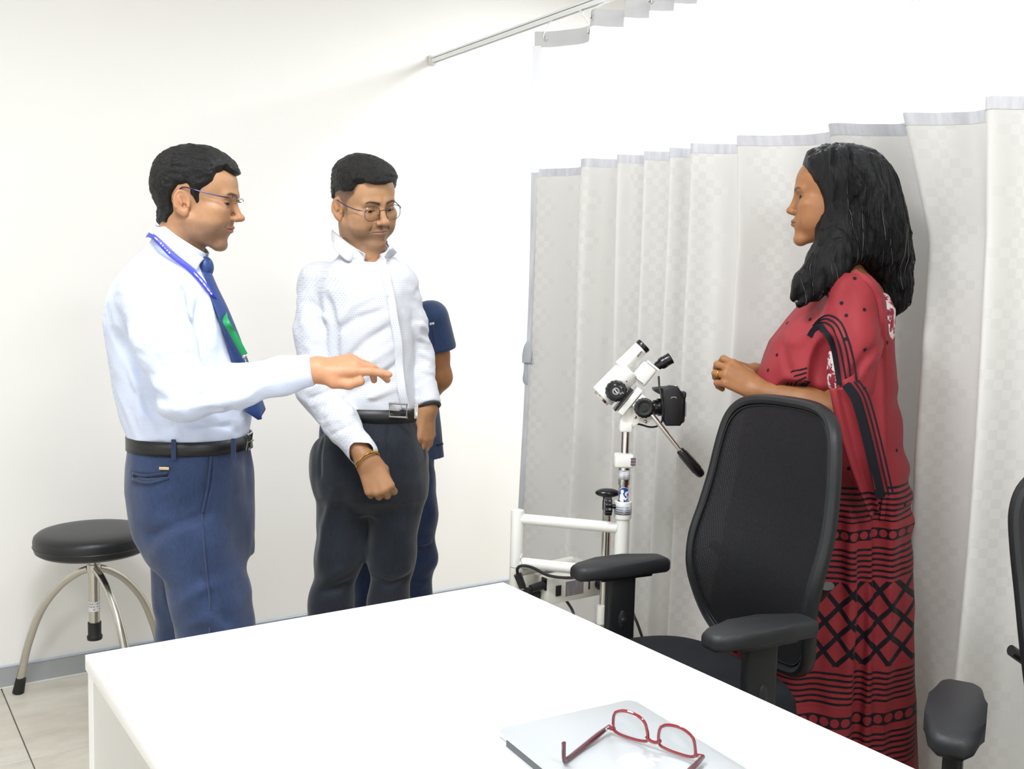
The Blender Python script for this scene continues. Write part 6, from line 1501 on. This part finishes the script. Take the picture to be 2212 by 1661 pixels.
# hair
def hair3(P):
    q = (P-O3.astype(np.float32))@R3/s3
    sd = poly_sd(q[:, 1]+.10*np.maximum(np.abs(q[:, 0])-.05, 0), q[:, 2], hl3); t = sstep(.002, -.016, sd)
    d = (f3(q, False, False)-(.017+.006*sstep(.06, .12, q[:, 2]))*t+.004+.014*(1-t))*s3
    m = ell(P, P3(1850, 442, 0), (.097, .090, .130)); m = smin(m, ell(P, P3(1880, 510, -.01), (.082, .088, .105)), .04); m = smin(m, ell(P, P3(1832, 530, -.035), (.055, .055, .075)), .03)
    face = poly_sd(P[:, 0], P[:, 2], [tuple(P3(x, y)[[0, 2]]) for x, y in ((1600, 280), (1705, 340), (1722, 362), (1742, 398), (1764, 440), (1778, 480), (1781, 515), (1776, 545), (1772, 640), (1600, 640))])
    m = smax(m, -face+.0, .012)
    d = smin(d, m, .012)
    fl = chain(P, [P3(1808, 490, -.050), P3(1800, 545, -.078), P3(1774, 582, -.098), P3(1740, 612, -.105), P3(1712, 642, -.100)], [.046, .042, .036, .026, .008], .02)
    fl = np.minimum(fl, chain(P, [P3(1815, 550, -.082), P3(1790, 592, -.108), P3(1758, 622, -.112), P3(1728, 655, -.106)], [.032, .030, .022, .006], .02))
    bk = chain(P, [P3(1895, 500, .0), P3(1920, 560, -.01), P3(1930, 610, -.02), P3(1928, 650, -.02), P3(1924, 688, -.015)], [.060, .050, .038, .030, .008], .02)
    bk = np.minimum(bk, chain(P, [P3(1905, 560, -.03), P3(1935, 615, -.03), P3(1940, 660, -.02)], [.036, .028, .010], .02))
    d = smin(smin(d, fl, .022), bk, .025)
    d = smax(d, -ell(P, P3(1872, 606, -.10), (.040, .075, .046)), .012)
    def det(q):
        w = q+.022*np.stack([vnoise(q, 17, 31), vnoise(q, 17, 32), 0*q[:, 0]], -1)
        w = w+np.stack([.25*(w[:, 2]-1.25)*0, 0*w[:, 0], 0*w[:, 0]], -1)
        lw = sstep(1.40, 1.25, q[:, 2])
        return -(.0085*lw*vnoise(q, (30, 30, 17), 44)+.0046*vnoise(w, (75, 75, 12), 41)+.0022*vnoise(w, (190, 190, 18), 42)+.0010*vnoise(w, (420, 420, 30), 43))
    return detail(P, d, det, .03)
HAIR3 = hair_mat('black_hair_long', '030304', '121115', (1100, 1100, 45), .33)
HAIR3.node_tree.nodes['Principled BSDF'].inputs['Specular IOR Level'].default_value = .30
V3, Q3 = surface(hair3, P3(1660, 700, -.20)+A3(0, 0, 0), P3(1985, 250, .16), .0028)
hair_o = mesh_obj('hair', V3, Q3, HAIR3, woman)
# loose strands following the hair
rs = np.random.RandomState(3)
def grad(fn, q, e=.003):
    g = np.stack([fn(q+A3(*d))-fn(q-A3(*d)) for d in ((e, 0, 0), (0, e, 0), (0, 0, e))], -1); return g/(np.linalg.norm(g, axis=1, keepdims=True)+1e-9)
st = V3[rs.choice(len(V3), 700, replace=False)]; st = st[(st[:, 1] < .05)]
pos = st.copy(); paths = [pos.copy()]; kx = rs.uniform(-.5, .5, (len(pos), 3)).astype(np.float32)*A3(1, 1, 0)
for it in range(14):
    g = grad(hair3, pos); dv = A3(.12, 0, -1)[None]+kx*.25+.45*np.stack([np.sin(pos[:, 2]*52+pos[:, 1]*20), .5*np.cos(pos[:, 2]*47), 0*pos[:, 0]], -1)*sstep(1.48, 1.30, pos[:, 2])[:, None]; dv = dv-g*(dv*g).sum(1, keepdims=True); dv /= np.linalg.norm(dv, axis=1, keepdims=True)+1e-6
    pos = pos+dv*.010; g = grad(hair3, pos); pos = pos-g*(hair3(pos)-.0012-.0006*it/14)[:, None]; paths.append(pos.copy())
paths = np.stack(paths, 1); n_ = paths.shape[1]
_fp = [tuple(P3(x, y)[[0, 2]]) for x, y in ((1600, 280), (1700, 330), (1730, 350), (1760, 400), (1790, 440), (1798, 480), (1798, 515), (1790, 545), (1782, 640), (1600, 640))]
paths = paths[np.array([(poly_sd(p[:, 0], p[:, 2], _fp) > 0).all() or (p[0, 2] < O3[2]-.11) for p in paths])]
def strands(name, sel, r, m):
    Vs, Qs, o = [], [], 0; ang = np.array([0, 2.094, 4.189])
    for p in paths[sel]:
        rr = r*np.sin(np.linspace(.25, math.pi-.1, n_))[:, None, None]; ring = np.stack([np.cos(ang), np.sin(ang), 0*ang], -1)[None]*rr+p[:, None, :]; Vs.append(ring.reshape(-1, 3)); i = np.arange(n_-1)[:, None]*3; k_ = np.arange(3)[None]
        Qs.append(np.stack([i+k_, i+(k_+1) % 3, i+3+(k_+1) % 3, i+3+k_], -1).reshape(-1, 4)+o); o += n_*3
    x = mesh_obj(name, np.vstack(Vs), np.vstack(Qs), m, hair_o); x['kind'] = 'stuff'; return x
al_ = np.arange(len(paths)); strands('hair_strands', al_[al_ % 14 != 0], .0010, mat('hair_strand_black', '050506', .30, 0, .35)); strands('grey_strands', al_[al_ % 14 == 0], .0005, mat('hair_strand_grey', '8d8a8c', .4))

# blouse (cream with maroon flowers) under the sari
def flower_mat():
    k = N('floral_blouse'); o = k.obj(); v = k.n('TexVoronoi', Scale=48.0); k.set(v, 'Vector', o); nz = k.noise(o, 60, 4, .7)
    f = k.math('GREATER_THAN', k.math('ADD', nz, k.math('MULTIPLY', v.outputs['Distance'], -.25)), .36); k.P(col=k.mix(f, (*srgb('e6d8d4'), 1), (*srgb('8e2238'), 1)), rough=.7); return k.m
FLO = flower_mat()
def blouse3(P):
    d = loft(P, np.array([1.03, 1.10, 1.20, 1.28, 1.335, 1.375]), np.array([-.035, -.035, -.025, .012, .028, .028]), np.zeros(6), np.array([.110, .112, .105, .074, .056, .040]), np.array([.110, .115, .120, .125, .115, .080]), 2.2, .01)
    d = smin(d, chain(P, [P3(1840, 640, -.12), P3(1832, 820, -.140)], [.050, .046], .02), .03); d = smin(d, chain(P, [P3(1815, 640, .13), P3(1800, 800, .17)], [.056, .050], .02), .03)
    nk = cone(P, P3(1868, 596, -.01), P3(1800, 540, .0), .058, .075)
    return np.maximum(d, -nk)
sdf_part('blouse', blouse3, (-.26, -.28, 1.0), (.20, .26, 1.40), .0045, FLO, woman, sm=1)

# sari
rows3 = [(600, 1806, 1880, 0.060), (622, 1778, 1900, 0.103), (650, 1742, 1910, 0.129), (690, 1706, 1917, 0.144), (740, 1668, 1922, 0.150), (800, 1645, 1928, 0.153), (850, 1630, 1930, 0.155), (900, 1613, 1936, 0.157), (960, 1603, 1944, 0.160), (1040, 1592, 1954, 0.168), (1120, 1580, 1960, 0.172), (1200, 1568, 1960, 0.176), (1320, 1548, 1962, 0.182), (1500, 1538, 1968, 0.191), (1700, 1532, 1976, 0.198), (1893, 1528, 1984, 0.203)]
zz, cx_, rx_, ry_ = [], [], [], []
for (py, xa, xb, ry) in rows3:
    a, b_ = P3(xa, py), P3(xb, py); zz.append((a[2]+b_[2])/2); cx_.append((a[0]+b_[0])/2); rx_.append((b_[0]-a[0])/2); ry_.append(ry)
z3, c3, rx3, ry3 = [np.array(v)[::-1] for v in (zz, cx_, rx_, ry_)]
saf_px = [([(1898, 1060), (1902, 1200), (1898, 1400), (1893, 1640)], .016, -.034), ([(1858, 1130), (1862, 1300), (1856, 1500), (1846, 1640)], .012, -.022), ([(1878, 1120), (1882, 1300), (1876, 1500), (1868, 1640)], .011, .018), ([(1836, 1100), (1840, 1300), (1832, 1500), (1825, 1600)], .012, .014), ([(1812, 1100), (1815, 1300), (1805, 1500)], .014, -.016),
       ([(1690, 720), (1720, 740), (1760, 720)], .012, .008), ([(1690, 735), (1700, 790), (1712, 810)], .010, -.008), ([(1830, 600), (1800, 660), (1740, 730)], .016, .006), ([(1845, 610), (1835, 680), (1850, 760)], .014, -.006), ([(1830, 830), (1870, 770), (1905, 720)], .010, -.010), ([(1835, 845), (1875, 785), (1908, 735)], .010, .008), ([(1720, 690), (1770, 650), (1820, 620)], .014, -.005)]
saf = []
def sari3(P):
    d = loft(P, z3, c3, 0*c3, rx3, ry3, 2.15, .01)
    arm = chain(P, [P3(1842, 642, -.120), P3(1840, 740, -.150), P3(1838, 840, -.160)], [.060, .058, .054], .03)
    d = smin(d, arm, .04)
    # soft scallops down the back edge and pleats lower down
    def det(q):
        w = sstep(1.02, .85, q[:, 2]); back = sstep(.05, .12, q[:, 0])
        pl = .010*np.sin(q[:, 0]*62+2.2*np.sin(q[:, 1]*9)+.8*np.sin(q[:, 2]*5))*w*(1-back*.8)
        sc = .0035*np.sin(q[:, 2]*78+1.5*np.sin(q[:, 2]*21))*back*sstep(1.20, 1.12, q[:, 2])*sstep(.70, .78, q[:, 2])
        return -cloth_noise(q, .0065, (12, 12, 8), 51, .03)-fold_set(q, saf)-pl-sc
    d = detail(P, d, det, .05)
    # opening for the near arm, and the blouse bared at the back of the neck
    d = smax(d, -ell(P, P3(1786, 802, -.190), (.032, .080, .084)), .008)
    d = smax(d, -cone(P, P3(1800, 884, -.160), P3(1700, 862, -.110), .048, .042), .012)
    nk = ell(P, P3(1905, 640, -.03), (.020, .115, .120)); d = smax(d, -nk, .006)
    d = smax(d, -cone(P, P3(1850, 545, .0), P3(1845, 600, .0), .062, .040), .006)
    return d
saf = folds_on(F3, sari3, saf_px)
def sari_mat():
    k = N('red_sari_silk'); o = k.obj(); x, y, z = k.sep(o)
    wob = k.math('MULTIPLY', k.math('SUBTRACT', k.noise(o, 5, 2), .5), .010); zz_ = k.math('ADD', z, wob)
    xx = k.math('ADD', x, k.math('MULTIPLY', y, -.35))
    def between(v, a, b_): return k.math('MULTIPLY', k.math('GREATER_THAN', v, a), k.math('LESS_THAN', v, b_))
    zp = [float(P3(1930, py, -.17)[2]) for py in (1055, 1132, 1148, 1172, 1186, 1256, 1260, 1440, 1446, 1524, 1540, 1566, 1582, 1656)]
    stripe = k.math('LESS_THAN', k.math('FRACT', k.math('MULTIPLY', zz_, 1/.0128)), .42)
    s_ = between(zz_, zp[1], zp[0])
    for a, b_ in ((5, 4), (9, 8), (13, 12)): s_ = k.math('MAXIMUM', s_, between(zz_, zp[a], zp[b_]))
    ink = k.math('MULTIPLY', s_, stripe)
    for a, b_ in ((3, 2), (11, 10)):
        h_ = zp[b_]-zp[a]; u = k.math('SUBTRACT', k.math('FRACT', k.math('DIVIDE', xx, h_*.86)), .5); v = k.math('DIVIDE', k.math('SUBTRACT', zz_, (zp[a]+zp[b_])/2), h_*.86)
        r2 = k.math('ADD', k.math('MULTIPLY', u, u), k.math('MULTIPLY', v, v)); ink = k.math('MAXIMUM', ink, k.math('MULTIPLY', between(zz_, zp[a], zp[b_]), k.math('GREATER_THAN', r2, .175)))
    lat = between(zz_, zp[7], zp[6]); q = .060
    l1 = k.math('LESS_THAN', k.math('FRACT', k.math('DIVIDE', k.math('ADD', xx, k.math('MULTIPLY', zz_, .9)), q)), .24); l2 = k.math('LESS_THAN', k.math('FRACT', k.math('DIVIDE', k.math('SUBTRACT', xx, k.math('MULTIPLY', zz_, .9)), q)), .24)
    ink = k.math('MAXIMUM', ink, k.math('MULTIPLY', lat, k.math('MAXIMUM', l1, l2)))
    wv = k.n('TexWave', Scale=150.0, Distortion=.5); k.set(wv, 'Vector', k.mapping(o, (1, 1, 1), (0, .75, .3))); nz = k.noise(o, 700, 2)
    base = k.ramp(k.noise(o, 9, 3), [(.3, srgb('8c2a31')), (.7, srgb('9d353c'))])
    c = k.mix(ink, base, (*srgb('17131b'), 1)); k.P(col=c, rough=.6, spec=.22, sheen=.04, normal=k.bump(k.math('ADD', wv.outputs[1], k.math('MULTIPLY', nz, .4)), .10, .002)); return k.m
SARI = sari_mat(); BAND = mat('sari_black_band', '1b1c22', .8, 0, .2)
sdf_part('sari', sari3, (-.33, -.33, .004), (.24, .31, 1.40), .0042, SARI, woman, sm=1)
# the free end over the shoulder: a hanging panel in front of the body with a banded hem
def panel(name, left, right, m, off0=.012, n=46, k=12, sag=.006, grow=0.0):
    L_ = spline(np.array([hit(F3, sari3, *q, off0) for q in left]), n)[:n]; R_ = spline(np.array([hit(F3, sari3, *q, off0*.5) for q in right]), n)[:n]; rows = []
    for i, (a, b_) in enumerate(zip(L_, R_)):
        rows.append([a+(b_-a)*t+np.array([0, -sag*math.sin(math.pi*t)-.010*math.sin(2*math.pi*t*1.3+i*.05)*t*(1-t)*2, 0]) for t in np.linspace(0, 1, k)])
    return grid_obj(name, np.array(rows), m, woman, thick=.0022)
def lay(left, bl, right, br, name, m, n=40, k=12, wave=.006):
    """hanging cloth between two edges given as places of the view and distances"""
    L_ = spline(np.array([P3(*q, b_) for q, b_ in zip(left, bl)]), n)[:n]; R_ = spline(np.array([P3(*q, b_) for q, b_ in zip(right, br)]), n)[:n]
    return grid_obj(name, np.array([[a+(c-a)*t+np.array([0, -wave*math.sin(math.pi*t*2.2+i*.03), 0]) for t in np.linspace(0, 1, k)] for i, (a, c) in enumerate(zip(L_, R_))]), m, woman, thick=.0022)
edge = [(1818, 832), (1838, 862), (1852, 905), (1866, 960), (1880, 1020), (1893, 1078)]; eb = [-.232, -.236, -.238, -.236, -.230, -.222]
lay([(1820, 822), (1829, 842), (1838, 862), (1852, 905), (1866, 960), (1880, 1020), (1893, 1085)], [-.222, -.230, -.236, -.238, -.236, -.230, -.222], [(1905, 772), (1907, 810), (1909, 850), (1910, 905), (1911, 960), (1912, 1030), (1911, 1090)], [-.165, -.175, -.185, -.19, -.195, -.20, -.20], 'pallu_panel', SARI)
lay([(1792, 838), (1800, 885), (1812, 935), (1830, 995), (1856, 1065), (1884, 1128)], [-.222, -.224, -.226, -.226, -.220, -.212], [(1826, 838), (1842, 875), (1856, 920), (1872, 985), (1888, 1050), (1898, 1110)], [-.228, -.231, -.232, -.230, -.222, -.212], 'pallu_panel', SARI)
def pstrip(name, pts, bs, w, m):
    c = spline(np.array([P3(*q, b_) for q, b_ in zip(pts, bs)]), 40); rows = []
    for i, p in enumerate(c):
        t = c[min(i+1, len(c)-1)]-c[max(i-1, 0)]; sd_ = np.cross(t, (0, -1, 0)); sd_ /= np.linalg.norm(sd_)+1e-9; rows.append([p-sd_*w/2, p, p+sd_*w/2])
    return grid_obj(name, np.array(rows), m, woman, thick=.0005, smooth=False)
pstrip('hem_band', [(x+8, y-2) for x, y in edge], [b_-.006 for b_ in eb], .018, BAND)
for j in (1, 2, 3): pstrip('hem_line', [(x+9+9*j, y-2-3*j) for x, y in edge], [b_-.006+.003*j for b_ in eb], .0040, BAND)
loop = [(1752, 728), (1762, 714), (1776, 708), (1793, 720), (1806, 750), (1814, 790), (1820, 832)]
def strip3(name, pts, w, m, off): return seam(name, F3, sari3, pts, w, m, woman, off, .0005, 40, 0.0)
strip3('hem_band', loop, .018, BAND, .003)
for j in (1, 2, 3):
    strip3('hem_line', [(x+[2, 4, 6, 8, 9, 10, 10][i]*j, y-[6, 7, 7.5, 6, 3, 1, 0][i]*j-4) for i, (x, y) in enumerate(loop)], .0040, BAND, .002)
    strip3('hem_line', [(1692+9*j-9, 842), (1702+7*j-7, 822+4*j), (1712+5*j-5, 803+9.5*j-9.5)], .0036, BAND, .0015); strip3('hem_line', [(1712+5*j-5, 803+9.5*j-9.5), (1728+2*j, 799+9.5*j-9.5), (1744-j, 795+9.5*j-9.5)], .0036, BAND, .0015)
strip3('hem_band', [(1726, 836), (1736, 831), (1744, 822)], .014, BAND, .002)
# long fold of the back edge
strip3('back_fold', [(1845, 588), (1876, 612), (1893, 645), (1902, 700), (1906, 780), (1909, 880), (1911, 980), (1913, 1060), (1908, 1120)], .010, SARI, .004)
# woven dots
dots = [(1889, 630), (1818, 655), (1701, 698), (1867, 669), (1828, 682), (1679, 767), (1868, 755), (1677, 834), (1846, 602), (1826, 733), (1867, 839), (1901, 947), (1936, 973), (1802, 893), (1833, 1012), (1916, 740), (1660, 800), (1750, 690), (1790, 640), (1905, 1060), (1954, 1090), (1690, 660)]
for (px, py) in dots:
    c_ = hit(F3, sari3, px, py, .0006); q = A3(*c_); e = .006
    if abs(float(sari3(q[None])[0])) > .004: continue
    g = np.array([float(sari3((q+A3(*d))[None])[0]-sari3((q-A3(*d))[None])[0]) for d in ((e, 0, 0), (0, e, 0), (0, 0, e))]); g /= np.linalg.norm(g)+1e-9
    b = MB(); b.lathe([(0, .0004), (.0040, .0003), (.0042, 0), (0, -.0004)], c_, tuple(g), 14); b.build('woven_dot', BAND, woman)
# ring on the near hand
a_, b__, _, _ = fgn[2][0]; rc = a_*.45+b__*.55; ring_at('ring', rc, tuple(b__-a_), .0092, .0013, GOLD, woman, 1.6)
